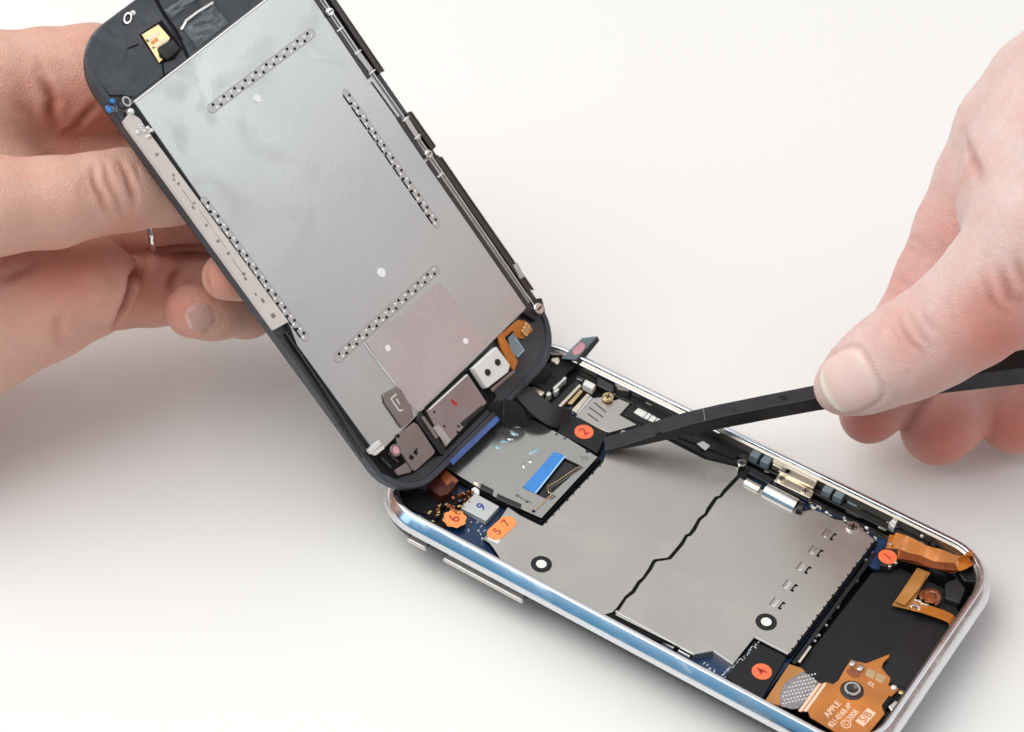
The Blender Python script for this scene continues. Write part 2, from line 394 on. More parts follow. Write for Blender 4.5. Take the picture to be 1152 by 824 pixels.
fr = grow(bp([(831, 524), (793, 515), (744, 490), (700, 482), (684, 503), (678, 520), (610, 592), (604, 589.5), (585, 580), (571.5, 570.5), (560, 587), (546, 604)], -2.7)+[(34.0, 4.2), (56, 4.2)]+[(60, 4.2), B(780, 734, -2.7), B(803, 730, -2.7), B(824, 744, -2.7), B(849, 715, -2.7), B(889, 736, -2.7), B(985, 609, -2.7), B(968, 595, -2.7), B(938, 583, -2.7), B(905, 574, -2.7), B(846, 543, -2.7)], .28)
prism('shield_fence', fr, -3.88, -2.7, 'cavity', PH, 0, label='dark fence under both shields')
skirt('shield_wall', [(p[0], p[1]+.45) for p in lo[:2]]+[lo[2], lo[3]], zP, zs-.26, .2, LS)
v, f, m = merge([prism_geo(bar((lo[i][0], lo[i][1]-.05), (lo[i+1][0], lo[i+1][1]-.05), .22), zs-.3, zs+.04) for i in (0, 2, 4)]); build('folded_edge', v, f, 'edge_white', LS)
# perforated wall pieces showing along the near edge of the lower shield
g = []
a, b = np.array(lo[0]), np.array(lo[1])
for k in range(5):
    t0 = (k+.12)/5; t1 = (k+.82)/5; off = np.array([0, -.62])
    g.append((*prism_geo(bar(a+(b-a)*t0+off, a+(b-a)*t1+off, .42), zP, zs-.5), 0))
v, f, m = merge(g); build('shield_clips', v, f, 'bright_steel', LS, label='row of bright clips along the near edge')
# slots
for x, y in [(938, 604.5), (923, 623), (909.5, 642), (894, 662), (880, 682)]:
    c = np.array(B(x, y, zs)); z = zs+.03
    g = [prism_geo(bar(c+(-.3, -.75), c+(-.3, .75), .32), zs-.06, z), prism_geo(bar(c+(-.45, .8), c+(.2, .8), .55), zs-.06, z), prism_geo(bar(c+(-.45, -.8), c+(.2, -.8), .55), zs-.06, z)]
    v, f, m = merge(g); s = build('slot', v, f, 'cavity', LS)
    g = [prism_geo(bar(c+(-1.35, -1.1), c+(-1.35, 1.1), .8), zs-.06, zs+.12)]
    v, f, m = merge(g); build('slot_tab', v, f, 'bright_steel', LS, bevel=.1)
    v, f = prism_geo(bar(c+(-2.2, -1.2), c+(-2.2, 1.2), .16), zs-.06, zs+.02); build('score_line', v, f, 'dark_steel', LS)
# black ringed dots
for x, y in [(609, 635), (862, 700)]:
    c = B(x, y, zs)
    r = prism('ring_mark', circle(c[0], c[1], 2.1, 40), zs+.01, zs+.06, 'black_matte', US if x < 700 else LS, 0)
    prism('ring_centre', circle(c[0], c[1], 1.05, 32), zs+.06, zs+.1, 'white_part', r, 0)

# ---- square socket plate with the blue tape (upper middle)
zq = -1.9
qo = bp([(672, 514.5), (609, 583), (560, 561), (519, 537), (488, 517), (566, 455), (600, 473), (640, 494)], zq)
win = bp([(622.5, 509.5), (655, 524.5), (614, 561.5), (588, 549)], zq)
# plate split around the window so the opening is a real hole
def holed(name, outer, hole, z0, z1, material, parent, **k):
    bm = bmesh.new(); c = np.mean(np.array(outer), 0)
    def loop(pts): 
        vs = [bm.verts.new(((x-c[0])*S, (y-c[1])*S, z1*0)) for x, y in pts]
        return [bm.edges.new((vs[i], vs[(i+1) % len(vs)])) for i in range(len(vs))]
    e = loop(outer)+loop(hole); bmesh.ops.triangle_fill(bm, edges=e, use_beauty=True)
    r = bmesh.ops.extrude_face_region(bm, geom=bm.faces[:]); vs = [q for q in r['geom'] if isinstance(q, bmesh.types.BMVert)]
    bmesh.ops.translate(bm, verts=vs, vec=(0, 0, (z1-z0)*S)); bmesh.ops.recalc_face_normals(bm, faces=bm.faces[:])
    me = bpy.data.meshes.new(name); bm.to_mesh(me); bm.free(); me.materials.append(MATS[material])
    return link(name, me, parent, k.get('label'), (c[0], c[1], z0))
QB = prism('socket_bed', bp([(676, 517), (609.5, 588.5), (560, 566), (519, 543), (484, 520), (566, 452), (600, 470), (640, 490)], -2.9), -3.8, -2.9, 'cavity', PH, 0)
Q = holed('socket_plate', qo, win, zq-.3, zq, 'tray_steel', PH, label='square steel plate with a window and a strip of blue tape')
prism('blue_tape_strip', bp(crop([(650, 268), (655, 252), (780, 110), (832, 128), (702, 291)], 420, 480, 3.84), zq+.04), zq+.01, zq+.09, 'blue_tape', Q, 0)
prism('tape_edge', bp(crop([(832, 128), (702, 291), (696, 289), (826, 126)], 420, 480, 3.84), zq+.1), zq+.09, zq+.14, 'tape_edge', Q, 0)
prism('window_floor', bp([(636, 512), (660, 523), (612, 566), (598, 556)], -2.6), -2.85, -2.6, 'dark_chip', Q, .05)
wp = [B(x, y, zq) for x, y in crop([(745, 255), (790, 230), (860, 190), (897, 172)], 420, 480, 3.84)]
wire = crop([(895, 172), (850, 200), (800, 235), (752, 262), (757, 288), (775, 298), (750, 312), (735, 330), (712, 352), (695, 366)], 420, 480, 3.84)
tube('spring_wire', [(*B(x, y, -1.9), -1.75) for x, y in wire], .12, 'gold', Q, 8)
tube('spring_wire', [(*B(x+3, y+1.2, -1.9), -1.8) for x, y in wire[:7]], .10, 'bracket_brown', Q, 8)
prism('tray_rail', bp(crop([(898, 160), (985, 132), (742, 398), (728, 414), (560, 330), (566, 320), (726, 398)], 420, 480, 3.84), zq), zq+.01, zq+.16, 'channel_steel', Q, .05) if False else None
for a_, b_ in (((465, 262), (520, 290)), ((535, 306), (640, 352))):
    q = bp(crop([(a_[0], a_[1]-14), (b_[0], b_[1]-14), (b_[0]-4, b_[1]+8), (a_[0]-4, a_[1]+8)], 420, 480, 3.84), zq)
    prism('edge_clip', q, zq-.9, zq+.25, 'dark_steel', Q, .1)
for px, py in crop([(925, 108), (693, 366)], 420, 480, 3.84):
    c = B(px, py, zq); prism('pin_hole', circle(c[0], c[1], .4, 14), zq-.02, zq+.02, 'cavity', Q, 0)
c = B(658, 516.5, zq); text('stamp', 'JL', (c[0], c[1], zq+.02), (.55, -.8, 0), 2.2, 'ink_grey', Q, label='small grey stamped mark near the far corner')
c = B(590.5, 561.5, zq); text('stamp', 'DEMO', (c[0], c[1], zq+.02), (1, 0, 0), 1.7, 'ink_grey', Q, label='faint grey stamped letters near the near corner', wf=1.1) if False else None
g = []
for k, (px, py) in enumerate(crop([(283, 378), (312, 372), (300, 392), (338, 402), (365, 420), (388, 436), (432, 452), (452, 478), (480, 470), (505, 492), (436, 478)], 560, 530, 13.74)):
    c = B(px, py, zq); g.append(prism_geo(bar((c[0]-.3, c[1]-.1*(k % 3)), (c[0]+.35, c[1]+.1), .30+.1*(k % 2)), zq-.01, zq+.02))
v, f, m = merge(g); build('stamp', v, f, 'ink_grey', Q, label='faint worn grey print by the near corner')
for k in range(8):
    t = (k+.5)/8; px, py = 640+(600-640)*0, 0
    a_ = np.array(B(566, 458, zq))*(1-t)+np.array(B(640, 496, zq))*t; prism('edge_pin', bar(a_-np.array([.25, 0]), a_+np.array([.25, 0]), .5), zq-.8, zq+.08, 'dark_steel', Q, .05)
# bright and blue reflections on the plate, shaped as small raised blobs
for k, (px, py, r, mm) in enumerate([(578, 488, 1.1, 'reflection_teal'), (574, 494, .8, 'bright_steel'), (601, 508, 1.2, 'reflection_teal'), (597, 519, .8, 'bright_steel'), (589, 524, .7, 'bright_steel'), (560, 503, 1.0, 'reflection_teal'), (567, 497, .9, 'reflection_teal')]):
    c = B(px, py, zq); rings = [[(c[0]+(x-c[0])*(1+.28*math.sin(3*math.atan2(y-c[1], x-c[0])+k)), c[1]+(y-c[1])*(1+.22*math.cos(2*math.atan2(y-c[1], x-c[0])+2*k)), zq+h) for x, y in circle(c[0], c[1], r*q*.9, 20, r*q*.5, .6*k)] for q, h in ((1, 0), (.85, .08), (.5, .13), (.1, .15))]
    ringloft('reflection_blob', rings, mm, Q, closed=False, caps=True)

# ---- stickers
def sticker(poly, z, material, label, s=None, pos=None, xd=(1, 0, 0), size=3, ink='ink_red'):
    st = prism('sticker', poly, z, z+.09, material, PH, .02, label=label)
    if s: text('numeral', s, (pos[0], pos[1], z+.095), xd, size, ink, st)
    return st
XU = tuple(np.array([*B(620, 412, 0), 0])-np.array([*B(560, 412, 0), 0]))       # reading direction level in the photo
c = B(511.5, 584, -2.6); sticker([(c[0]+2.35*math.cos(t)*(1+.07*math.cos(8*t)), c[1]+2.35*math.sin(t)*(1+.07*math.cos(8*t))) for t in np.linspace(0, 2*math.pi, 32, endpoint=False)], -2.6, 'sticker_orange', 'pale orange scalloped sticker marked 6', '6', c, (-.2, 1, 0), 3.2)
prism('sticker_backing', bp([(548, 606.5), (552, 601), (563, 607.5), (560, 612)], zs+.012), zs+.005, zs+.03, 'white_part', PH, 0)
c1 = B(571, 588.5, zs); c2 = B(557.5, 600.5, zs); st = prism('sticker', rr_strip(c1, c2, 1.75, 8), zs+.01, zs+.1, 'sticker_orange', PH, .02, label='oblong orange sticker marked 5 and 7')
text('numeral', '7', (*B(569, 589, zs), zs+.105), (.1, 1, 0), 2.5, 'ink_red', st); text('numeral', '5', (*B(559.5, 598.5, zs), zs+.105), (.1, 1, 0), 2.5, 'ink_red', st)
pad2 = prism('black_pad', bp([(630, 478), (641, 466), (652, 470), (684, 487), (672, 510), (664, 505), (628, 486)], -1.8), -3.4, -1.8, 'black_matte', PH, .15, label='black adhesive pad carrying the orange 2')
c = B(657, 486, -1.7); sticker(circle(c[0], c[1], 2.0, 30), -1.78, 'sticker_red', 'round red-orange sticker marked 2', '2', c, (.3, 1, 0), 3.0)
pad4 = prism('black_pad', bp(crop([(724, 388), (862, 452), (857, 470), (752, 646), (640, 572), (603, 540), (640, 500)], 660, 620, 3.84), -3.0), -3.7, -3.0, 'black_matte', PH, .1, label='black adhesive pad carrying the orange 4')
c = B(857, 756, -3.0); sticker(circle(c[0], c[1], 1.95, 30), -2.99, 'sticker_red', 'round orange sticker marked 4', '4', c, (-.05, 1, 0), 3.0)
# ---- silk-screen marks on the near part of the board
def marks(pts, z, material, parent, name='board_print', lab=None):
    g = []
    for (x0, y0, x1, y1) in pts:
        g.append(prism_geo(bar(B(x0, y0, z), B(x1, y1, z), .16), z, z+.02))
    v, f, m = merge(g); build(name, v, f, material, parent, label=lab)
mk = []
for k in range(26):
    t = k/25; x = 814+ (852-814)*t+random.uniform(-1, 1)*2.5; y = 760-(760-724)*t+random.uniform(-2, 2); a = random.choice([(2.4, -2.6), (1.8, 1.4), (-1, 2)])
    mk.append((x, y, x+a[0], y+a[1]))
marks(mk, -2.99, 'ink_white', pad4, lab='rows of tiny pale print')
mk = []
for k in range(24):
    x = random.uniform(789, 822); y = 741+(x-780)*.42+random.uniform(1, 13); a = random.choice([(2.4, -2.2), (2, 1.2), (.5, 2.5)]); mk.append((x, y, x+a[0], y+a[1]))
marks(mk, zP+.01, 'ink_white', PCB, lab='tiny print by the notched corner'); mk = []
for k in range(16):
    x = random.uniform(526, 556); y = 585+(x-526)*.6+random.uniform(-6, 12); a = random.choice([(2.2, -2), (2, 1.2), (.5, 2.2)]); mk.append((x, y, x+a[0], y+a[1]))
marks(mk, zP+.01, 'ink_white', PCB)
# ---- near-left corner
zc = -2.5
GC = prism('grey_component', bp(crop([(440, 288), (545, 345), (487, 408), (376, 350)], 420, 480, 3.84), zc), zP, zc, 'grey_chip', PH, .12, label='pale grey square component with a blue ink number')
c = B(541.5, 570.5, zc); text('numeral', '9', (c[0], c[1], zc+.03), (.2, 1, 0), 2.8, 'ink_blue', GC)
CM = prism('camera_module', bp(crop([(560, 45), (695, 150), (600, 260), (545, 275), (440, 200)], 420, 520, 7.2), -1.6), -4.6, -1.6, 'camera_red', PH, .10, label='dark red camera block beside the hinge')
prism('camera_lid', bp(crop([(590, 65), (690, 150), (665, 176), (640, 150), (600, 190), (545, 130)], 420, 520, 7.2), -1.5), -1.6, -1.45, 'flex_brown', CM, .05)
# tangle of gold contacts
for k in range(80):
    px = random.uniform(466, 534); py = 588-(px-478)*.55+random.uniform(-12, 9); z1 = random.uniform(-3.2, -1.9); c = np.array(B(px, py, z1)); a = random.uniform(0, 3.1); l = random.uniform(.3, 1.0)
    dv = np.array([math.cos(a), math.sin(a)])*l/2
    prism('contact_piece', bar(c-dv, c+dv, random.uniform(.25, .55)), z1-random.uniform(.3, 1.2), z1, random.choice(['gold', 'gold', 'copper', 'flex_brown', 'bracket_brown', 'dark_chip', 'cavity', 'cavity', 'flex_brown', 'copper']), PH, .05)
prism('contact_bed', bp([(474, 585), (500, 560), (530, 552), (534, 566), (512, 590), (492, 597)], -3.6), zP, -3.5, 'cavity', PH, .1)
c = B(538, 552, -2); prism('pale_chip', bp(crop([(795, 215), (825, 200), (860, 225), (858, 262), (800, 240)], 420, 520, 7.2), -2.2), -3.8, -2.2, 'white_part', PH, .1)
prism('pale_chip', bp(crop([(815, 150), (860, 170), (850, 185), (812, 165)], 420, 520, 7.2), -1.6), -3.8, -1.6, 'pale_gold', PH, .1)
prism('cavity_block', bp([(446, 557), (470, 549), (500, 556), (482, 580), (462, 573)], -3.4), -5, -3.4, 'cavity', PH, .2)

# ---- far side: rail, switch gear, motor
prism('dark_bay', bp([(690, 490), (700, 468), (760, 478), (838, 520), (832, 530), (793, 513), (744, 488), (700, 480)], -3.2), -3.88, -3.2, 'black_matte', PH, .05)
prism('dark_bay', bp([(560, 450), (632, 400), (668, 420), (700, 440), (650, 475), (630, 480)], -3.4), -3.89, -3.4, 'cavity', PH, .05)
RAIL = prism('side_rail', [(16, 57.0), (99, 57.0), (99, 58.7), (16, 58.7)], -6, -3.0, 'black_plastic', PH, .2, label='long black rail inside the far wall')
prism('side_rail', [(18, 55.0), (93, 55.0), (93, 56.3), (18, 56.3)], -6, -3.6, 'black_plastic', PH, .2, label='lower black rail inside the far wall')
tube('antenna_wire', [(14, 58.75, -1.2), (40, 58.8, -1.2), (50, 58.8, -1.3)], .28, 'bright_steel', PH, 8)
for px, py in [(850.5, 510.5), (862.5, 517), (932, 550), (944.5, 556)]:
    c = np.array(B(px, py, -1.2)); prism('spring_contact', [(c[0]-1.0, c[1]-1.0), (c[0]+.95, c[1]-1.0), (c[0]+.95, c[1]+1.0), (c[0]-1.0, c[1]+1.0)], -3, -1.2, 'pad_grey', PH, .15)
def frompix(pts, z): return bp(pts, z)
cr = lambda P: crop(P, 800, 490, 7.2)
MP = prism('mounting_plate', frompix(cr([(545, 290), (625, 200), (885, 325), (830, 425), (790, 405)]), -1.1), -2.6, -1.1, 'pale_gold', PH, .12, label='gold coloured bracket against the far wall')
MP2 = prism('mounting_plate', frompix(cr([(508, 368), (560, 300), (835, 455), (800, 510)]), -1.7), -3.0, -1.7, 'pale_gold', PH, .12, label='gold coloured bracket held by two screws')
prism('bracket_lip', frompix(cr([(500, 190), (545, 160), (625, 215), (565, 270), (500, 235)]), -1.2), -2.6, -1.2, 'pale_gold', MP, .12)
def screw(px, py, z, r, parent, material='bright_steel', lab=None):
    c = B(px, py, z); s = build('screw', *prism_geo(circle(c[0], c[1], r, 22), z-.4, z+.3), material, parent, bevel=.12, label=lab)
    v, f, m = merge([prism_geo(bar((c[0]-r*.6, c[1]-r*.2), (c[0]+r*.6, c[1]+r*.2), r*.26), z+.29, z+.32), prism_geo(bar((c[0]-r*.2, c[1]+r*.6), (c[0]+r*.2, c[1]-r*.6), r*.26), z+.29, z+.325)])
    build('cross_slot', v, f, 'cavity', s); return s
screw(879, 539.5, -1.7, .95, MP2, 'pale_gold'); screw(906, 553.5, -1.7, .95, MP2, 'pale_gold'); screw(886, 531.5, -1.4, .7, MP, 'dark_steel')
screw(834.5, 521.5, -1.7, .95, PH, 'bright_steel', 'small screw at the top of the gap between the shields')
screw(959.5, 593.5, -2.2, 1.45, PH, 'bright_steel', 'larger screw at the far edge of the lower shield')
screw(684, 447, -1.6, 1.2, PH, 'gold', 'gold screw above the slotted can')
a = B(862, 549.5, -1.7); b = B(896.5, 567.5, -1.7)
MOT = tube('motor_barrel', [(a[0], a[1], -2.6), (b[0], b[1], -2.6)], 1.75, 'bright_steel', PH, 24, label='silver vibration motor barrel', smooth=True)
a = B(839, 540.5, -1.7); b = B(855, 549, -1.7); tube('motor_weight', [(a[0], a[1], -2.6), (b[0], b[1], -2.6)], 1.15, 'pale_gold', PH, 18)
a = B(898, 569, -1.7); b = B(904, 571, -1.7); tube('motor_cap', [(a[0], a[1], -2.8), (b[0], b[1], -2.8)], 1.85, 'black_plastic', PH, 20)
prism('black_block', frompix(cr([(320, 250), (500, 345), (470, 395), (290, 300)]), -2.8), -4, -2.8, 'dark_chip', PH, .15)
prism('black_block', frompix(cr([(205, 330), (285, 235), (325, 260), (240, 370)]), -2.6), -4, -2.6, 'black_plastic', PH, .15)
for px, py, r in [(915.5, 571, .5), (975, 593.5, .45), (984.5, 607.5, .45), (947, 586, .35)]:
    c = B(px, py, -3.2); build('solder_dot', *prism_geo(circle(c[0], c[1], r, 14, r*.7), zP, -3.2), 'white_part', PCB, bevel=.15)

# ---- slotted can, connector rails and pads around the 2 sticker
zk = -2.4
cr = lambda P: crop(P, 640, 430, 7.2)
CAN = prism('slotted_can', frompix(cr([(55, 280), (195, 130), (270, 120), (370, 150), (405, 135), (495, 172), (410, 265), (550, 345), (330, 408), (300, 402)]), zk), -3.7, zk, 'shield_steel', PH, .12, label='small steel can with three slots beside the orange 2')
for k, (x0, y0, x1, y1) in enumerate([(205, 165, 300, 245), (165, 205, 278, 285), (150, 255, 238, 318)]):
    v, f = prism_geo(bar(B(*cr([(x0, y0)])[0], zk), B(*cr([(x1, y1)])[0], zk), .3), zk-.02, zk+.02); build('vent_slot', v, f, 'dark_steel', CAN)
prism('black_shelf', frompix([(698, 466), (716, 450), (760, 462), (840, 505), (826, 516), (780, 498), (735, 482)], -2.9), -3.9, -2.9, 'black_matte', PH, .12)
for P in ([(525, 245), (570, 205), (640, 245), (600, 290)], [(605, 292), (645, 250), (670, 265), (632, 305)], [(640, 308), (676, 268), (712, 290), (680, 325)], [(690, 325), (718, 292), (745, 305), (720, 330)], [(1035, 500), (1085, 480), (1145, 515), (1105, 555)]):
    prism('pale_pad', frompix(cr(P), -2.8), -2.95, -2.75, 'white_part', PH, .05)
cr = lambda P: crop(P, 580, 370, 8.23)
for nm, mm, P, z in [('contact_rail', 'pale_gold', [(372, 735), (590, 510), (612, 525), (400, 745)], -2.0),
                     ('contact_rail', 'gold', [(480, 690), (600, 560), (625, 580), (520, 700)], -2.4),
                     ('contact_rail', 'pale_gold', [(520, 750), (660, 600), (690, 612), (560, 775)], -2.0),
                     ('contact_rail', 'grey_chip', [(545, 775), (690, 620), (715, 640), (580, 790)], -2.3)]:
    prism(nm, frompix(cr(P), z), -3.8, z, mm, PH, .08)
prism('white_terminal', frompix(cr([(620, 510), (650, 465), (745, 515), (715, 560)]), -1.3), -3.2, -1.3, 'white_part', PH, .25)
prism('gold_terminal', frompix(cr([(130, 565), (165, 530), (275, 585), (240, 620)]), -1.5), -3.2, -1.5, 'pale_gold', PH, .25)
for P in ([(345, 545), (430, 470), (445, 480), (360, 570)], [(355, 580), (390, 545), (405, 560), (375, 590)], [(430, 465), (455, 440), (475, 455), (445, 480)], [(280, 600), (310, 578), (335, 600), (305, 625)]):
    prism('steel_clip', frompix(cr(P), -1.4), -3.0, -1.4, 'edge_white', PH, .08)
prism('black_frame_bar', frompix(cr([(330, 690), (560, 470), (600, 500), (380, 730)]), -2.6), -3.9, -2.6, 'black_plastic', PH, .12)
prism('top_block', frompix(cr([(110, 490), (250, 350), (330, 300), (600, 310), (490, 400), (300, 600), (240, 560)]), -1.9), -4.0, -1.9, 'black_matte', PH, .2)
for k in range(5):
    P = [(250+k*18, 470-k*16), (330+k*16, 520-k*16), (322+k*16, 528-k*16), (242+k*18, 478-k*16)]
    prism('rib', frompix(cr(P), -1.7), -1.89, -1.7, 'black_plastic', PH, .03)
prism('rail_fitting', frompix(cr([(910, 500), (960, 470), (1060, 530), (1055, 580), (950, 560)]), -1.3), -3.4, -1.3, 'bracket_brown', PH, .2)
prism('rail_fitting', frompix(cr([(750, 420), (905, 500), (915, 570), (890, 590), (755, 520)]), -1.7), -3.4, -1.7, 'dark_steel', PH, .2)
prism('rail_fitting', frompix(cr([(300, 190), (360, 165), (440, 205), (470, 260), (420, 240), (330, 240)]), -1.0), -3.4, -1.0, 'bracket_brown', PH, .2)
prism('rail_fitting', frompix(cr([(330, 270), (400, 260), (415, 300), (390, 330), (330, 300)]), -1.0), -3.4, -1.0, 'pale_gold', PH, .25)
prism('blue_board_corner', frompix(cr([(440, 730), (540, 720), (560, 790), (470, 800)]), -2.7), -3.8, -2.7, 'pcb_blue', PH, .1)
# raised black card with a pink oval, standing at the hinge corner
p0 = np.array([*B(632, 406, -.2), -.2]); p1 = np.array([*B(648, 408, -.2), -.2])
e0 = np.array(B(648, 408, -.2)); 
def atz(px, py, z): return np.array([*B(px, py, z), z])
q = [atz(631, 404, -.4), atz(648, 405.5, -.4), atz(672.5, 378.5, 3.2), atz(655, 380.5, 3.2)]
nn = np.cross(q[1]-q[0], q[3]-q[0]); nn /= np.linalg.norm(nn)
def slab(name, q, th, material, parent, bevel=.1, label=None):
    q = [np.array(p) for p in q]; nn = np.cross(q[1]-q[0], q[-1]-q[0]); nn /= np.linalg.norm(nn); n = len(q)
    v = [tuple(p) for p in q]+[tuple(p-nn*th) for p in q]
    f = [tuple(range(n)), tuple(range(n, 2*n))]+[(i, (i+1) % n, n+(i+1) % n, n+i) for i in range(n)]
    return build(name, v, f, material, parent, bevel, label=label)
CARD = slab('raised_card', q, 1.0, 'pad_grey', PH, .15, 'grey card with a pink oval tilted up at the far corner')
o_ = np.array([1.0, -.5, -.9]); slab('card_edge', [q[1], q[1]+o_, q[2]+o_*.7, q[2]], .9, 'black_plastic', CARD, .15)
cc = (q[0]*.5+q[1]*.5)*.52+(q[2]*.5+q[3]*.5)*.48; ax = (q[3]-q[0]); ax /= np.linalg.norm(ax); ay = (q[1]-q[0]); ay = ay-ax*(ay@ax); ay /= np.linalg.norm(ay)
slab('pink_oval', [tuple(cc+nn*.04+ax*1.6*math.cos(t)+ay*.95*math.sin(t)) for t in np.linspace(0, 2*math.pi, 20, endpoint=False)], .03, 'pink_spot', CARD, 0)

# ---- black ribbon loops between lid and body
def wp3(L): return spline([atz(x, y, z) for x, y, z in L], 7)
ribbon('ribbon_cable', wp3([(583, 438, 1.0), (592, 444, 1.8), (604, 456, 1.6), (620, 467, .4), (640, 473, -1.6)]), 4.6, .35, 'rubber', PH, (0.55, 1.0, 0), label='black ribbon cable curving down to the 2 connector', bevel=.1)
ribbon('ribbon_cable', wp3([(548, 476, -.6), (556, 466, 1.4), (567, 462, 2.2), (577, 467, 1.2), (580, 480, -1.6)]), 5.0, .35, 'rubber', PH, (.8, .6, 0), label='black ribbon cable looping under the lid', bevel=.1)
for k in range(9):
    c = B(572+random.uniform(0, 16), 452+random.uniform(0, 12), -1.6)
    build('tiny_component', *prism_geo(bar((c[0]-.3, c[1]), (c[0]+.3, c[1]+.1), .4), -2.6, -1.5), random.choice(['grey_chip', 'dark_chip', 'white_part']), PH, bevel=.06)
prism('black_board', frompix([(556, 450), (590, 436), (632, 470), (626, 482), (600, 470), (566, 466)], -2.4), -3.8, -2.4, 'black_matte', PH, .15)
# tiny components along the board edges
proto = build('tiny_component', *prism_geo([(-.35, -.22), (.35, -.22), (.35, .22), (-.35, .22)], zP, zP+.45), 'grey_chip', PH, bevel=.05)
me_l = []
for mm in ('grey_chip', 'dark_chip', 'white_part', 'pale_gold'):
    q_ = proto.data.copy(); q_.materials.clear(); q_.materials.append(MATS[mm]); me_l.append(q_)
spots = [(random.uniform(903, 985), 0) for _ in range(26)]
first = True
for x, _ in spots:
    y = 566+(x-905)*.47+random.uniform(-3, 5); c = B(x, y, zP)
    if first: proto.location = Vector((np.array([c[0], c[1], zP+.22])-WORG[PH.name])*S); first = False; continue
    d = dup(proto, PH, (c[0], c[1], zP+.22), random.choice([0, math.pi/2])); d.data = random.choice(me_l)
for k in range(34):     # row along the jagged right edge
    t = k/33; x = 893+(978-893)*t+5; y = 741-(741-618)*t+3; c = B(x+random.uniform(-2, 3), y+random.uniform(-2, 2), zP)
    d = dup(proto, PH, (c[0], c[1], zP+.22), random.choice([0, math.pi/2])); d.data = random.choice([me_l[1], me_l[1], me_l[0]])

# ---- right bay: battery, flexes
BAT = prism('battery', [(91.6, 9.5), (94, 8.0), (108.5, 8.0), (111.9, 12), (111.9, 47), (107, 51), (96.5, 50.5), (92.6, 46)], -6.5, -4.1, 'black_matte', PH, .4, segs=3, label='matt black battery pouch in the open end')
prism('battery_wrap', [(101.2, 12), (101.6, 12), (104.2, 47), (103.8, 47)], -4.1, -4.05, 'black_plastic', BAT, .03)
prism('battery_wrap', [(104.6, 22), (111.6, 24), (111.6, 40), (105.4, 41)], -4.1, -3.98, 'black_plastic', BAT, .05)
crA = lambda P: crop(P, 980, 590, 7.2)
crB = lambda P: crop(P, 860, 710, 7.2)
zf = -2.6
F1 = prism('flex_cable', frompix(crA([(120, 190), (150, 80), (255, 108), (370, 150), (470, 180), (560, 200), (640, 228), (720, 262), (772, 220), (778, 290), (765, 305), (720, 300), (550, 262), (380, 215), (250, 195), (225, 280)]), zf), zf-.25, zf, 'flex_orange', PH, .05, label='bright orange flex cable at the far corner')
F1b = prism('flex_fold', frompix(crA([(225, 285), (255, 190), (380, 205), (555, 240), (700, 285), (765, 290), (745, 330), (690, 392), (640, 392), (560, 368), (400, 330)]), zf+.35), zf+.1, zf+.35, 'flex_brown', F1, .06)
def pr(P): return spline([atz(x, y, z) for x, y, z in P], 6)
ribbon('flex_fold', pr([(1004, 607, -2.5), (1022, 613, -1.75), (1040, 622, -2.1), (1058, 627, -1.5), (1076, 634, -1.7), (1085, 633, -.9), (1088, 622, -.5)]), 3.4, .14, 'flex_orange', F1, (-.25, 1, .25))
ribbon('flex_fold', pr([(1012, 625, -2.0), (1030, 628, -1.5), (1046, 634, -1.9), (1060, 637, -1.3), (1076, 638, -1.6)]), 2.3, .14, 'flex_brown', F1, (-.25, 1, -.2))
for x, y in ((1002, 612), (1008, 633), (1001, 637), (1056, 622)):
    c = B(x, y, -2.2); build('solder_blob', *prism_geo(circle(c[0], c[1], .35, 10), -3, -2.1), 'pale_gold', F1, bevel=.12)
blk = prism('connector_block', frompix(crA([(60, 205), (100, 190), (215, 200), (215, 300), (160, 350), (70, 330)]), -2.4), -4, -2.4, 'dark_chip', PH, .15)
prism('blue_board_corner', frompix([(975, 634), (984, 620), (990, 612), (994, 618), (990, 640), (984, 640)], -3.2), -4.2, -3.2, 'pcb_blue', PH, .1)
c = B(998.7, 626.3, -2.2); sticker(circle(c[0], c[1], 1.9, 30), -2.35, 'sticker_red', 'round red-orange sticker marked 1', '1', c, (.3, 1, 0), 2.8)
F2 = prism('flex_cable', frompix(crA([(375, 350), (482, 392), (425, 478), (390, 545), (345, 640), (310, 690), (170, 655)]), -3.1), -3.4, -3.1, 'flex_ochre', PH, .06, label='ochre flex cable lying over the battery')
c = np.array(B(*crA([(478, 585)])[0], -2.8))
arcp = [(c[0]+1.75*math.cos(t), c[1]+1.75*math.sin(t), -2.9+.25*math.sin(t*2)) for t in np.linspace(-.6, 4.2, 22)]
ribbon('flex_loop', arcp, 1.1, .12, 'flex_brown', F2, (0, 0, 1))
tube('flex_loop', arcp, .45, 'flex_brown', F2, 8, flat=.4)
prism('flex_disc', circle(c[0], c[1], 1.5, 24), -3.3, -3.05, 'copper', F2, .05)
pts = [atz(*crA([(x, y)])[0], z) for x, y, z in [(330, 660, -3), (430, 685, -2.6), (520, 715, -2.8), (600, 745, -2.9), (650, 775, -3.1), (672, 830, -3.6)]]
ribbon('flex_tail', spline(pts, 5), 2.4, .15, 'flex_orange', F2, (-.25, 1, 0))
for x, y in [(335, 665), (395, 690), (390, 620)]:
    c = B(*crA([(x, y)])[0], -2.7); build('solder_blob', *prism_geo(circle(c[0], c[1], .55, 14, .42), -3.1, -2.6), 'pale_gold', F2, bevel=.2)
ribbon('flex_fold', pr([(1036, 644, -2.9), (1031, 656, -2.4), (1022, 668, -2.7), (1012, 679, -2.5)]), 2.2, .14, 'flex_ochre', F2, (1, .3, .1))
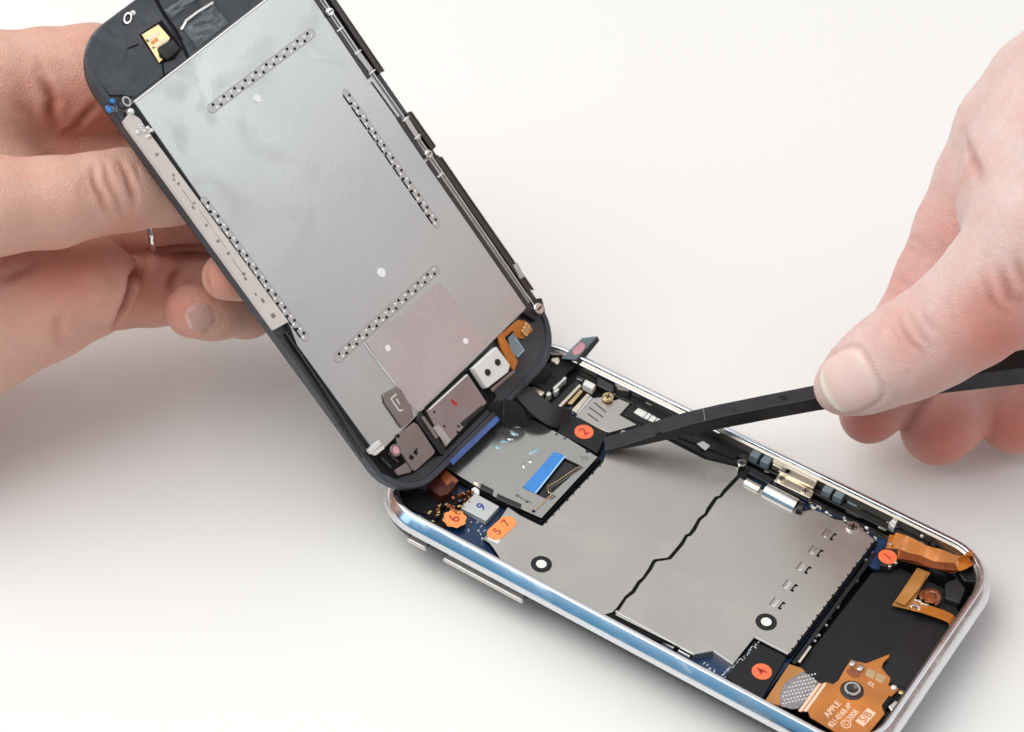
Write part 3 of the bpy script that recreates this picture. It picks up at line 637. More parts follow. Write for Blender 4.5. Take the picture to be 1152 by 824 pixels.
for k in range(6):
    c = B(1030+random.uniform(-5, 12), 682+random.uniform(-6, 4), -2.6); prism('lug', bar((c[0]-.4, c[1]), (c[0]+.4, c[1]+.2*(k % 2)), .5), -3.2, -2.5+.1*k, random.choice(['bright_steel', 'pale_gold', 'copper']), F2, .1)
prism('corner_block', frompix(crA([(600, 470), (700, 430), (770, 520), (720, 640), (600, 600)]), -2.8), -5, -2.8, 'rubber', PH, .4, label='soft black block in the far corner')
prism('corner_block', frompix(crA([(710, 400), (790, 310), (840, 370), (850, 470), (760, 460)]), -2.2), -5, -2.2, 'black_plastic', PH, .25, label='glossy black block against the corner')
prism('side_strip', frompix([(1012, 590), (1020, 586), (1078, 614), (1074, 624)], -2.4), -4, -2.4, 'black_plastic', PH, .2)
c = B(1002.5, 588, -1.8); prism('rail_end', frompix([(1000, 588), (1005, 583), (1010, 586), (1006, 594)], -1.4), -3, -1.4, 'edge_white', PH, .15)
c = B(1037.5, 602.5, -2); build('solder_dot', *prism_geo(circle(c[0], c[1], .4, 12), -2.6, -1.9), 'edge_white', PH, bevel=.1)
# small dark pieces round the battery
for k in range(14):
    px = 1022+random.uniform(-4, 60); py = 598+(px-1022)*.42+random.uniform(2, 12); c = B(px, py, -2.6)
    prism('side_piece', bar((c[0]-random.uniform(.3, .8), c[1]), (c[0]+.5, c[1]+.1), random.uniform(.4, .8)), -3.6, -2.7+random.uniform(-.3, .3), random.choice(['dark_chip', 'dark_steel', 'bracket_brown', 'black_plastic']), PH, .08)
for k in range(30):
    x = random.uniform(17, 95); y = random.choice([56.65, 58.95]); l = random.uniform(.4, 1.6)
    if 47 < x < 74 and y > 58: continue
    prism('rail_piece', bar((x-l, y), (x+l, y+.02), random.uniform(.3, .6)), -3.4, -2.8+random.uniform(-.3, .5), random.choice(['dark_steel', 'bracket_brown', 'inner_rail', 'dark_chip', 'pad_grey', 'bracket_brown']), PH, .08)
# dock flex
zd = -3.0
F3 = prism('flex_cable', frompix(crB([(460, 425), (495, 412), (555, 432), (600, 400), (645, 318), (700, 232), (760, 250), (825, 262), (1010, 190), (1012, 205), (960, 262), (950, 300), (1022, 385), (1002, 445), (1060, 440), (1090, 470), (1000, 560), (950, 610), (975, 670), (820, 860), (640, 860), (372, 700), (352, 650), (310, 652), (288, 645)]), zd), zd-.22, zd, 'flex_orange', PH, .05, label='orange flex cable with a round contact and pale printed text')
F4 = prism('flex_cable', frompix(crB([(5, 565), (200, 268), (300, 300), (330, 330), (120, 605)]), zd-.1), zd-.4, zd-.1, 'flex_ochre', PH, .05, label='amber flex end beside the black 4 pad')
GM = prism('perforated_patch', frompix(crB([(125, 505), (165, 420), (300, 330), (345, 345), (435, 412), (400, 480), (275, 628), (225, 632), (130, 608)]), zd+.1), zd-.15, zd+.1, 'grey_mesh', PH, .06, label='grey perforated patch on the orange flex')
g = []
for i in range(11):
    for j in range(9):
        x = 150+i*26+(j % 2)*13; y = 590-i*6-j*30+i*0; 
        if 140 < x < 420 and (x-150)*.55+350 > 0:
            px, py = crB([(x, y)])[0]; inside = (py-710)*7.2 > 360-(x-290)*.15 if x > 300 else (py-710)*7.2 > 520-(x-125)*1.0
            if inside and (py-710)*7.2 < 640-(max(0, x-250))*.95+(0):
                c = B(px, py, zd+.1); g.append(prism_geo(circle(c[0], c[1], .19, 8), zd+.1, zd+.15))
if g:
    v, f, m = merge(g); build('patch_dimples', v, f, 'edge_white', GM)
for dx in (0, 42):
    prism('fold_line', frompix(crB([(440+dx, 420), (462+dx, 428), (300+dx, 655), (272+dx, 648)]), zd+.12), zd, zd+.12, 'ink_pale', F3, .04)
# round contact
c = B(*crB([(712, 470)])[0], zd+.5)
rings = [[(x, y, z) for x, y in circle(c[0], c[1], r, 28)] for r, z in ((2.3, zd), (2.25, zd+.12), (1.75, zd+.2), (1.6, zd+.55), (1.2, zd+.6), (.95, zd+.35), (.3, zd+.3))]
RC_ = ringloft('round_contact', rings, 'dark_steel', F3, closed=False, caps=True)
ringloft('contact_ring', [[(x, y, z) for x, y in circle(c[0], c[1], r, 28)] for r, z in ((1.65, zd+.5), (1.5, zd+.75), (1.2, zd+.75), (1.1, zd+.5))], 'bright_steel', RC_)
for k, (x, y) in enumerate([(715, 262), (778, 300)]):
    px, py = crB([(x, y)])[0]; c = np.array(B(px, py, zd+.5)); prism('silver_lug', [(c[0]-.5, c[1]-.75), (c[0]+.5, c[1]-.75), (c[0]+.5, c[1]+.75), (c[0]-.5, c[1]+.75)], zd, zd+.7, 'bright_steel', F3, .2)
px, py = crB([(720, 340)])[0]; c = B(px, py, zd); prism('red_film', circle(c[0], c[1], 1.4, 18, 1.0), zd, zd+.05, 'flex_brown', F3, 0)
for P in ([(835, 300), (905, 330), (880, 390), (815, 355)], [(915, 335), (990, 370), (955, 425), (895, 395)]):
    prism('gold_pad', frompix(crB(P), zd+.06), zd, zd+.06, 'gold', F3, .03)
for x, y in [(1050, 455), (1110, 495)]:
    px, py = crB([(x, y)])[0]; c = B(px, py, zd+.3); build('solder_blob', *prism_geo(circle(c[0], c[1], .6, 14), zd-.3, zd+.4), 'edge_white' if x < 1100 else 'gold', F3, bevel=.25)
prism('dock_terminal', frompix(crB([(1000, 610), (1060, 560), (1100, 580), (1040, 660)]), zd), zd-1, zd, 'bright_steel', PH, .2)
prism('dock_opening', frompix(crB([(950, 600), (1010, 520), (1050, 550), (1000, 610), (975, 665)]), zd+.03), zd-.8, zd+.03, 'cavity', PH, .1)
# text: reads from near edge towards far edge
td = np.array([*B(*crB([(600, 590)])[0], zd), 0])-np.array([*B(*crB([(515, 680)])[0], zd), 0])
def ft(s, x, y, size, nm='printed_text', wf=.85):
    px, py = crB([(x, y)])[0]; c = B(px, py, zd); return text(nm, s, (c[0], c[1], zd+.03), td, size, 'ink_pale', F3, wf=wf)
ft('APPLE', 552, 636, 1.75, wf=.95); ft('821-0568-A', 610, 690, 1.6, wf=.85); 
px, py = crB([(660, 755)])[0]; c = B(px, py, zd)
ringloft('copyright_ring', [[(x, y, z) for x, y in circle(c[0], c[1], r, 22)] for r, z in ((1.0, zd), (1.0, zd+.05), (.8, zd+.05), (.8, zd))], 'ink_pale', F3)
text('printed_text', 'C', (c[0], c[1], zd+.03), td, 1.3, 'ink_pale', F3); ft('2008', 715, 685, 1.7)
px, py = crB([(820, 700)])[0]; c = np.array(B(px, py, zd)); tn = td[:2]/np.linalg.norm(td[:2])
bx = bar(c-tn*2.1, c+tn*2.1, 1.9); prism('text_box', bx, zd, zd+.04, 'ink_pale', F3, .02)
text('printed_text', 'S/B', (c[0], c[1], zd+.06), td, 2.1, 'flex_orange', F3, wf=1.0)
ft('J2', 865, 430, 1.5)
px, py = crB([(680, 592)])[0]; c = B(px, py, zd); prism('text_mark', [(c[0]-.35, c[1]-.3), (c[0]+.35, c[1]-.2), (c[0]-.1, c[1]+.4)], zd, zd+.04, 'ink_pale', F3, 0)
# strip between shield and battery
a1, b1 = np.array(B(899, 745, -2.9)), np.array(B(912, 727, -2.9))
prism('flex_edge', bar(a1, b1, .5), -3.4, -2.9, 'pale_gold', PH, .05)
a1, b1 = np.array(B(893, 746, -3)), np.array(B(984, 622, -3))
prism('black_rib', bar(a1, b1, .8), -4.4, -3.0, 'black_plastic', PH, .1)

# ============================================================ LID (display assembly)
ML = Matrix(((V[0], U[0], N[0], O[0]), (V[1], U[1], N[1], O[1]), (V[2], U[2], N[2], O[2]), (0, 0, 0, 1)))
LD = root('display_lid', 'steel-backed phone screen in a black frame, lifted off the body by the left hand', 'phone screen', (30, 0, 0), ML)
LX, LY = 59.0, 111.5
def dring(d, z, n=10): return [(x, y, z) for x, y in rrect(1.4+d, .3+d, LX-d, LY-d+.2, max(10.5-d, 1), n)]
# black frame: solid tray, glass on the far side
ringloft('black_frame', [dring(.3, -2.6), dring(0, -2.2), dring(0, -.3), dring(.25, 0), dring(1.3, 0), dring(1.5, -.5)], 'frame_plastic', LD, closed=False, caps=False, smooth=False, bevel=.08)
prism('frame_floor', rrect(2.7, 1.6, LX-1.3, LY-1.1, 9.2), -1.2, -.5, 'frame_plastic', LD, 0)
prism('front_glass', rrect(1.75, .65, LX-.35, LY-.15, 10), -3.4, -2.6, 'glass_black', LD, .25)
prism('chrome_edge', rrect(1.55, .45, LX-.15, LY+.05, 10.3), -2.6, -2.3, 'blue_tape', LD, 0) if False else None
zl = .9
lp = dp([(153, 115), (358, -28), (600, 342), (552, 384), (500, 437), (455, 483), (428, 503), (415, 519), (330, 391), (300, 345), (240, 262)], zl)
x0p = 3.6
LCD = prism('lcd_back_plate', [(5.8, 96.4), (56.6, 96.4), (56.9, 12.8), (3.3, 12.6), (3.3, 40), (4.6, 44)][::1], -.5, zl, 'lcd_steel', LD, .15, label='large satin steel back plate of the screen')
# white top edge of plate
prism('plate_lip', bar((5.8, 96.55), (56.6, 96.55), .35), -.4, zl+.12, 'edge_white', LD, .05)
# perforated channels
def channel(a, b, hw=.95, side=0):
    A = np.array(DD(*a, zl)); Bq = np.array(DD(*b, zl)); d = (Bq-A); Ln = np.linalg.norm(d); d /= Ln; nn = np.array([-d[1], d[0]])
    ch = prism('perforated_channel', rr_strip(A, Bq, hw), zl-.05, zl+.05, 'channel_steel', LCD, .04)
    prism('channel_rim', rr_strip(A, Bq, hw+.07), zl-.05, zl+.02, 'bracket_brown', LCD, 0)
    k = int(Ln/1.55); g = []
    for i in range(k):
        t = (i+.5)/k
        for s in ((1,), (-1,))[i % 2]:
            c = A+d*Ln*t+nn*s*hw*.48; g.append(prism_geo(circle(c[0], c[1], .33, 8), zl+.04, zl+.07))
            c = A+d*Ln*(t+.3/k)-nn*s*hw*.40; g.append((*prism_geo(circle(c[0], c[1], .27, 7), zl+.04, zl+.075), 1))
    v, f, m = merge(g); build('holes', v, f, 'cavity', ch, mats=['cavity', 'white_dot'], fm=m)
    if side:
        g = []
        seg = int(Ln/2.9)
        for i in range(seg):
            t0 = i/seg; t1 = (i+.8)/seg; g.append(prism_geo(bar(A+d*Ln*t0+nn*side*hw*1.02, A+d*Ln*t1+nn*side*hw*1.02, .34), zl+.0, zl+.065))
        v, f, m = merge(g); build('channel_shadow', v, f, 'cavity', ch)  # dark dashes put in for the shadow along one side of the channel
channel((238, 122.5), (350, 38)); channel((389, 105), (491, 252), .85, -1); channel((230, 226), (343, 380), .8, -1); channel((380, 403), (490, 304))
for x, y, r in ((289, 111, .8), (429, 307, .95), (436, 392, .65), (523.5, 384, .65)):
    c = DD(x, y, zl); prism('round_hole', circle(c[0], c[1], r, 20), zl-.05, zl+.15, 'white_dot', LCD, 0)
fl = dp([(411, 385), (494, 316), (537, 375), (549, 383), (500, 432), (470, 465), (452, 446)], zl)
prism('lower_flap', fl, zl-.05, zl+.12, 'lcd_flap', LCD, .06)
v, f = prism_geo(bar(DD(409, 386, zl), DD(444, 433, zl), .22), zl, zl+.2); build('seam', v, f, 'edge_white', LCD)
# side flex (cream strip with print)
sf = dp([(140, 136), (147, 127), (157, 133), (170, 152), (325, 362), (309, 371), (240, 276), (143, 142)], 1.2)
SF = prism('side_flex', sf, .1, 1.15, 'cream_flex', LD, .06, label='cream strip with tiny printed marks down the left edge')
A = np.array(DD(150, 137, 1.2)); Bq = np.array(DD(313, 363, 1.2)); d = Bq-A; nn = np.array([-d[1], d[0]])/np.linalg.norm(d)
g = []
for t, o_, l, w in [(.155, 0, .012, .75), (.26, .3, .012, .5), (.275, -.2, .012, .4), (.30, .1, .01, .7), (.33, .0, .08, .14), (.40, .45, .012, .4), (.41, -.4, .015, .5), (.44, .4, .10, .10), (.50, -.3, .012, .5), (.55, .3, .08, .10), (.58, -.3, .012, .6), (.645, 0, .012, .7), (.68, .0, .09, .14), (.75, .1, .012, .7), (.77, -.2, .012, .6), (.845, -.4, .012, .45), (.88, .1, .02, .6), (.955, 0, .02, .9)]:
    c0 = A+d*t+nn*o_; g.append(prism_geo(bar(c0, c0+d*l, w), 1.14, 1.17))
v, f, m = merge(g); build('printed_marks', v, f, 'bracket_brown', SF)
for k in range(12):
    p = DD(158+random.uniform(-3, 13), 140+k*1.2+random.uniform(-3, 3), 1.3); build('solder_blob', *prism_geo(circle(*p, random.uniform(.25, .5), 9), 1.1, 1.4), random.choice(['bright_steel', 'edge_white']), SF, bevel=.1)
# dark side channels below the flex
for k, (a_, b_) in enumerate([((316, 378), (408, 515)), ((321, 374), (411, 508))]):
    p = np.array(DD(*a_, .6)); q_ = np.array(DD(*b_, .6)); prism('side_rib', bar(p, q_, .55), 0, .6+.2*k, 'dark_steel', LD, .1)
# loop tab at the plate's top-left corner
c = DD(143, 114, .9)
ringloft('loop_tab', [[(x, y, z) for x, y in circle(c[0], c[1], r, 22, r*1.2)] for r, z in ((.9, .3), (.9, .75), (.58, .75), (.58, .3))], 'channel_steel', LD)
c = DD(147, 126, 1); build('solder_blob', *prism_geo(circle(c[0], c[1], .7, 14), .2, 1.5), 'edge_white', LD, bevel=.3)
# top end: black adhesive sheet, taped area, gold contact, small hook
crT = lambda P: crop(P, 80, 0, 5.495)
crU = lambda P: crop(P, 160, 0, 9.16)
prism('black_sheet', dp(crT([(90, 330), (130, 230), (280, 120), (430, 10), (500, -20), (565, 90), (610, 170), (720, 365), (570, 470), (390, 600), (330, 590), (240, 590), (130, 440)]), .1), -.5, .1, 'frame_plastic', LD, .15)
prism('black_sheet', dp(crU([(150, -60), (220, 110), (360, 310), (490, 600), (1100, 210), (1100, -160), (400, -200)]), .15), -.5, .2, 'clear_tape' if False else 'frame_plastic', LD, .2)
# crinkled clear tape: a real wrinkled sheet
def crinkle(name, corners, w0, amp, material, nx=26, ny=18, seed=1):
    r = np.random.default_rng(seed); P = [np.array(q) for q in corners]; v = []; f = []
    ph = r.uniform(0, 6, 6)
    for j in range(ny+1):
        for i in range(nx+1):
            a, b = i/nx, j/ny; p = (P[0]*(1-a)+P[1]*a)*(1-b)+(P[3]*(1-a)+P[2]*a)*b
            e = min(a, 1-a, b, 1-b)*4; e = min(e, 1)
            h = .5+.5*math.sin(9*a+5*b+ph[0]+1.2*math.sin(7*b+ph[1])); h2 = abs(math.sin(4*a-7*b+ph[2]+.8*math.sin(5*a+ph[3])))
            v.append((p[0], p[1], w0+amp*e*(h*.6+h2*.7)))
    for j in range(ny):
        for i in range(nx): f.append((j*(nx+1)+i, j*(nx+1)+i+1, (j+1)*(nx+1)+i+1, (j+1)*(nx+1)+i))
    o = build(name, v, f, material, LD, smooth=True); m_ = o.modifiers.new('th', 'SOLIDIFY'); m_.thickness = .08*S; return o
crinkle('clear_tape_patch', [DD(*p, .3) for p in crU([(410, 300), (560, 500), (900, 230), (730, 20)])], .22, .9, 'clear_tape', seed=3)
crinkle('clear_tape_patch', [DD(*p, .3) for p in crU([(230, 110), (300, 195), (680, -60), (600, -150)])], .22, .8, 'clear_tape', seed=5)
ribbon('tape_fold', [(*DD(*p, .9), w) for p, w in zip(crU([(415, 300), (450, 215), (560, 130), (730, 25)]), (.4, .9, 1.1, .8))], .45, .3, 'edge_white', LD, tuple((1, 1, 0)))
g1 = prism('gold_contact', dp(crT([(435, 215), (540, 150), (615, 235), (600, 260), (540, 300), (585, 350), (545, 392)]), .5), -.3, .5, 'gold', LD, .12, label='gold contact spring in a square recess')
prism('contact_recess', dp(crT([(420, 215), (560, 125), (640, 230), (690, 300), (640, 370), (545, 400)]), .16), -.2, .16, 'cavity', LD, .05)
for P in ([(470, 240), (540, 195), (552, 212), (482, 258)], [(510, 285), (590, 235), (600, 250), (520, 300)]):
    prism('spring_finger', dp(crT(P), .9), .5, .9, 'pale_gold', g1, .1)
prism('spring_gap', dp(crT([(490, 262), (530, 232), (545, 250), (505, 280)]), .55), .45, .55, 'copper', g1, .03)
prism('black_stub', dp(crT([(545, 290), (630, 240), (680, 300), (600, 370), (560, 350)]), 1.1), .1, 1.1, 'black_plastic', LD, .3)
c = DD(*crT([(350, 112)])[0], .6)
ringloft('small_hook', [[(x, y, z) for x, y in circle(c[0], c[1], r, 16, r*.62, .45)] for r, z in ((1.3, .1), (1.3, .6), (.9, .6), (.9, .1))], 'bright_steel', LD, label='tiny silver hook near the far corner')
c = DD(*crT([(385, 80)])[0], .6); build('hook_tail', *prism_geo(circle(*c, .55, 10), .1, .8), 'edge_white', LD, bevel=.15)
v, f, m = merge([prism_geo(bar(DD(*p, .25), DD(*q_, .25), .3), .1, .23) for p, q_ in [(crT([(520, 0)])[0], crT([(690, 250)])[0]), (crT([(565, 385)])[0], crT([(578, 480)])[0]), (crT([(350, 300)])[0], crT([(420, 275)])[0])]])
build('sheet_crease', v, f, 'cavity', LD)
for k in range(7):
    c = DD(127+random.uniform(-6, 6), 120+random.uniform(-8, 8), .6); build('blue_glue', *prism_geo(circle(*c, random.uniform(.3, .7), 9), 0, .6), random.choice(['pcb_blue', 'blue_tape', 'clear_tape', 'clear_tape']), LD, bevel=.15)
# right hinge strip: rails, brackets and screws
def dbar(name, a, b, w, w0, w1, material, bevel=.08, **k): return prism(name, bar(DD(*a, w1), DD(*b, w1), w), w0, w1, material, LD, bevel, **k)
pl_ = [(358, -10), (424, 88), (455, 132), (486, 176), (602, 345)]
for a_, b_ in zip(pl_[:-1], pl_[1:]): dbar('edge_rail', a_, b_, .34, 0, 1.35, 'bright_steel')
dbar('edge_rail', (350, -10), (416, 88), 1.1, .1, 1.05, 'dark_steel', label='dark inner rail at the top'); dbar('edge_rail', (366, -12), (429, 82), 1.2, 0, 1.0, 'dark_steel', label='dark outer rail at the top')
dbar('edge_rail', (418, 92), (451, 138), .4, .1, 1.05, 'dark_steel'); dbar('edge_rail', (448, 132), (479, 178), 1.2, .1, 1.05, 'dark_steel'); dbar('edge_rail', (459, 127), (488, 168), 1.1, 0, 1.0, 'dark_steel')
dbar('edge_rail', (481, 181), (596, 347), 1.1, .1, 1.05, 'dark_steel', label='dark inner rail at the bottom'); dbar('edge_rail', (491, 176), (596, 327), 1.25, -.2, 1.0, 'dark_steel', label='dark outer rail at the bottom')
dbar('edge_rail', (373, -8), (433, 80), .22, .2, 1.15, 'bright_steel'); dbar('edge_rail', (463, 125), (491, 165), .22, .2, 1.15, 'bright_steel'); dbar('edge_rail', (497, 176), (601, 326), .18, .2, 1.1, 'channel_steel')
for a_, b_ in [((401, 57), (418, 80)), ((456, 132), (472, 157)), ((580, 297), (588, 313))]:
    dbar('rail_clip', a_, b_, 1.4, .3, 1.35, 'channel_steel', .15)
for a_ in ((403, 59), (419, 81), (457, 134), (470, 154), (383, 33), (496, 197)):
    c = DD(*a_, 1.4); prism('rail_rivet', bar((c[0]-.9, c[1]), (c[0]+.9, c[1]), .35), .3, 1.5, 'edge_white', LD, .08)
def dscrew(px, py, w, r, material='bright_steel'):
    c = DD(px, py, w); s = build('screw', *prism_geo(circle(c[0], c[1], r, 20), w-1.2, w), material, LD, bevel=.25)
    v, f = prism_geo(bar((c[0]-r*.6, c[1]), (c[0]+r*.6, c[1]), r*.3), w-.01, w+.03); build('screw_slot', v, f, 'cavity', s)
dscrew(372, 13, 1.8, .95); dscrew(483, 173, 1.8, .95); dscrew(607, 347, 1.9, 1.25)
prism('hinge_block', dp([(597, 337), (610, 335), (614, 350), (603, 362), (588, 352)], 1.0), -.6, 1.0, 'black_plastic', LD, .3)
# bottom end
crD = lambda P: crop(P, 410, 420, 5.725)
crE = lambda P: crop(P, 520, 340, 7.49)
prism('end_bed', dp(crD([(20, 520), (110, 640), (200, 680), (320, 645), (450, 545), (540, 490), (790, 235), (850, 150), (790, -20), (640, -5), (330, 300), (100, 430)]), .12), -.4, .12, 'cavity', LD, .05)  # near-black sheet deepens the shadows between the end modules
HK = prism('bracket', dp(crD([(120, 135), (210, 85), (240, 110), (305, 225), (320, 285), (250, 350), (235, 345), (130, 190)]), 1.35), 1.0, 1.35, 'bracket_brown', LD, .1, label='brown hook shaped bracket')
v, f, m = merge([prism_geo(bar(DD(*crD([p])[0], 1.35), DD(*crD([q_])[0], 1.35), .28), 1.34, 1.42) for p, q_ in [((170, 165), (205, 135)), ((170, 165), (225, 245)), ((225, 245), (245, 235)), ((205, 165), (225, 200))]])
build('bracket_groove', v, f, 'edge_white', HK)
BM = prism('bracket', dp(crD([(205, 400), (320, 315), (345, 330), (455, 500), (450, 520), (330, 630), (310, 625), (215, 480)]), 1.2), -.2, 1.2, 'bracket_brown', LD, .12, label='brown bracket plate with a cut-out')
v, f, m = merge([prism_geo(bar(DD(*crD([p])[0], 1.2), DD(*crD([q_])[0], 1.2), w_), 1.18, 1.24) for p, q_, w_ in [((290, 535), (315, 550), .9), ((318, 505), (340, 520), .8), ((340, 495), (330, 490), .5), ((205, 410), (225, 400), .7)]])
build('cut_out', v, f, 'cavity', BM)
c = DD(*crD([(203, 497)])[0], 1.2)
rw = build('round_washer', *prism_geo(circle(c[0], c[1], 1.3, 22), .2, 1.2), 'bracket_brown', LD, bevel=.15); build('washer_disc', *prism_geo(circle(c[0], c[1], .8, 18), 1.2, 1.32), 'pink_spot', rw, bevel=.04)
for P in ([(25, 490), (95, 430), (115, 455), (50, 520)], [(55, 515), (125, 465), (132, 485), (75, 530)]):
    prism('white_tab', dp(crD(P), 1.5), .3, 1.5, 'edge_white', LD, .1)
prism('end_recess', dp(crD([(90, 540), (150, 490), (235, 580), (170, 640)]), .35), -.3, .35, 'cavity', LD, .1)
for k in range(2):
    p, q_ = crD([(110+k*45, 545-k*30), (175+k*45, 610-k*35)]); dbar('recess_rib', p, q_, .5, .2, .8, 'dark_steel')
prism('end_tab', dp(crD([(195, 625), (290, 560), (310, 600), (300, 640), (220, 660)]), .9), 0, .9, 'bracket_brown', LD, .15)
SM = prism('sensor_module', dp(crD([(400, 240), (670, 10), (790, 190), (520, 480)]), 1.3), -.2, 1.3, 'module_mauve', LD, .15, label='flat mauve-grey module with a red mark')
c = DD(*crD([(577, 190)])[0], 1.3); prism('red_mark', circle(c[0], c[1], .42, 14, 1.0, .25), 1.3, 1.34, 'ink_red', SM, 0)
dbar('module_edge', crD([(420, 235)])[0], crD([(665, 10)])[0], .35, .5, 1.6, 'edge_white')
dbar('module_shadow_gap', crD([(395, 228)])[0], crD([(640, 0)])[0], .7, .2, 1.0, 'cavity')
for P in ([(335, 305), (365, 240), (525, 500), (515, 530), (490, 520)],): prism('black_bar', dp(crD(P), 1.5), -.2, 1.5, 'black_plastic', LD, .1)
prism('metal_bar', dp(crD([(365, 285), (385, 275), (480, 410), (460, 425)]), 1.8), 1.0, 1.8, 'bracket_brown', LD, .08)
prism('lower_slot', dp(crD([(620, 320), (760, 205), (785, 215), (640, 345)]), 1.5), .1, 1.5, 'black_plastic', LD, .12)
prism('mauve_tab', dp(crD([(440, 350), (480, 330), (560, 430), (530, 470)]), 1.5), 1.3, 1.5, 'channel_steel', LD, .06)
for x, y in ((450, 250), (515, 343), (605, 343), (600, 380)):
    c = DD(*crD([(x, y)])[0], 1.3); prism('pin_hole', circle(c[0], c[1], .28, 10), 1.28, 1.33, 'cavity', SM, 0)
WC = prism('white_connector', dp(crE([(95, 555), (290, 375), (405, 530), (390, 590), (215, 725), (200, 715)]), 2.0), .3, 2.0, 'white_part', LD, .18, label='white connector with two black screws')
for x, y in ((297, 508), (213, 593)):
    c = DD(*crE([(x, y)])[0], 2.0)
    s = build('black_screw', *prism_geo(circle(c[0], c[1], .72, 18), 1.7, 2.25), 'black_plastic', WC, bevel=.12)
    build('screw_head', *prism_geo(circle(c[0], c[1], .35, 12), 2.25, 2.32), 'dark_steel', s)
GF = prism('gold_flex', dp(crE([(300, 290), (470, 150), (540, 160), (600, 240), (520, 310), (460, 300), (430, 240), (360, 300), (470, 500), (440, 580), (400, 540), (330, 380)]), .8), .1, .8, 'flex_orange', LD, .1, label='orange flex with a gold coil')
c = DD(*crE([(530, 235)])[0], 1); 
for k in range(3): prism('gold_coil', circle(c[0]+(k-1)*.75, c[1]+(k-1)*.3, .55, 14, .95), .8, 1.5+.1*k, 'gold', GF, .2)
prism('grey_pad', dp(crE([(390, 300), (440, 250), (520, 405), (465, 465), (410, 420)]), .6), .1, .6, 'pad_grey', LD, .08)
v, f, m = merge([prism_geo(bar(DD(*crE([p])[0], .6), DD(*crE([q_])[0], .6), .14), .58, .64) for p, q_ in [((440, 300), (522, 405)), ((522, 405), (462, 465))]]); build('pad_outline', v, f, 'tape_edge', LD)
prism('gold_ledge', dp(crE([(240, 730), (395, 600), (440, 570), (450, 590), (300, 720), (260, 760)]), 1.4), .2, 1.4, 'bracket_brown', LD, .1)
# blue reflection at the bottom edge of the screen, built as a coloured strip
dbar('blue_reflection', (508, 521), (561, 470), 1.15, -.3, .15, 'blue_reflection', .08, label='blue strip standing for a reflection along the lower edge')

# ============================================================ SPUDGER
def sz(px): return -1.6+(px-680)*.045
cl = []
for px, py, w_, h_ in [(680, 500.5, 3.9, .45), (700, 496, 4.0, 1.0), (722, 490.5, 4.0, 1.7), (745, 484, 3.9, 2.5), (775, 476.5, 3.8, 3.2), (812, 468.5, 3.7, 3.6), (860, 459, 3.7, 3.7), (915, 448.5, 3.8, 3.8), (980, 438, 4.1, 4.1), (1060, 425.5, 4.5, 4.5), (1152, 413, 5.0, 5.0), (1260, 396, 5.2, 5.2), (1420, 372, 5.2, 5.2)]:
    cl.append((atz(px, py, sz(px)+h_*.5), w_, h_))
rings = []
for i, (p, w_, h_) in enumerate(cl):
    t = cl[min(i+1, len(cl)-1)][0]-cl[max(i-1, 0)][0]; t /= np.linalg.norm(t)
    s = np.cross((0, 0, 1), t); s /= np.linalg.norm(s); upv = np.cross(t, s); cc_ = min(.15, h_*.25)
    if upv[2] < 0: upv = -upv
    sec = [(-w_/2+cc_, -h_/2), (w_/2-cc_, -h_/2), (w_/2, -h_/2+cc_), (w_/2, h_/2-cc_), (w_/2-cc_, h_/2), (-w_/2+cc_, h_/2), (-w_/2, h_/2-cc_), (-w_/2, -h_/2+cc_)]
    rings.append([tuple(p+s*a*1.0+upv*b) for a, b in sec])
SP = root('spudger', 'black nylon prying tool held in the right hand, its flat tip on the steel shield', 'pry tool', tuple(cl[0][0]))
ringloft('spudger_shaft', rings, 'spudger_nylon', SP, closed=False, caps=True, smooth=False, bevel=.12)
nz_ = cl[2][0]*.3+cl[3][0]*.7; tn_ = cl[3][0]-cl[2][0]; tn_ /= np.linalg.norm(tn_); sn_ = np.cross((0, 0, 1), tn_); sn_ /= np.linalg.norm(sn_); sgn = -1 if sn_[1] > 0 else 1
qn = [nz_+sn_*sgn*1.95+tn_*a+np.array([0, 0, b]) for a, b in ((-.75, -.9), (.75, -1.0), (.9, 1.35), (-.5, 1.28))]
slab('side_notch', [tuple(q) for q in qn], .6, 'cavity', SP, .1)
def on_spud(px, f_side, f_up=1.0):
    k = min(range(len(cl)), key=lambda i: abs(depthx(cl[i][0])-px)); return k
i7 = 6; p, w_, h_ = cl[7]; t = cl[8][0]-cl[6][0]; t /= np.linalg.norm(t); s = np.cross((0, 0, 1), t); s /= np.linalg.norm(s); upv = np.cross(t, s)
pp = cl[6][0]*.62+cl[7][0]*.38+upv*(3.75/2+.01)
text('moulded_mark', 'P', tuple(pp), tuple(-s*1.0), 2.6, 'cavity', SP, zdir=tuple(upv), th=.03, label='small moulded letter on the shaft')
pp = cl[4][0]*.5+cl[5][0]*.5+upv*(3.4/2+.02)
v = []; 
for a in (-1.75, 1.75):
    for b in (-.07, .07): v.append(tuple(pp+s*a+t*b))
build('moulding_line', [v[0], v[1], v[3], v[2]]+[tuple(np.array(q)+upv*.05) for q in (v[0], v[1], v[3], v[2])], [(0, 1, 2, 3), (4, 5, 6, 7), (0, 1, 5, 4), (1, 2, 6, 5), (2, 3, 7, 6), (3, 0, 4, 7)], 'pad_grey', SP)

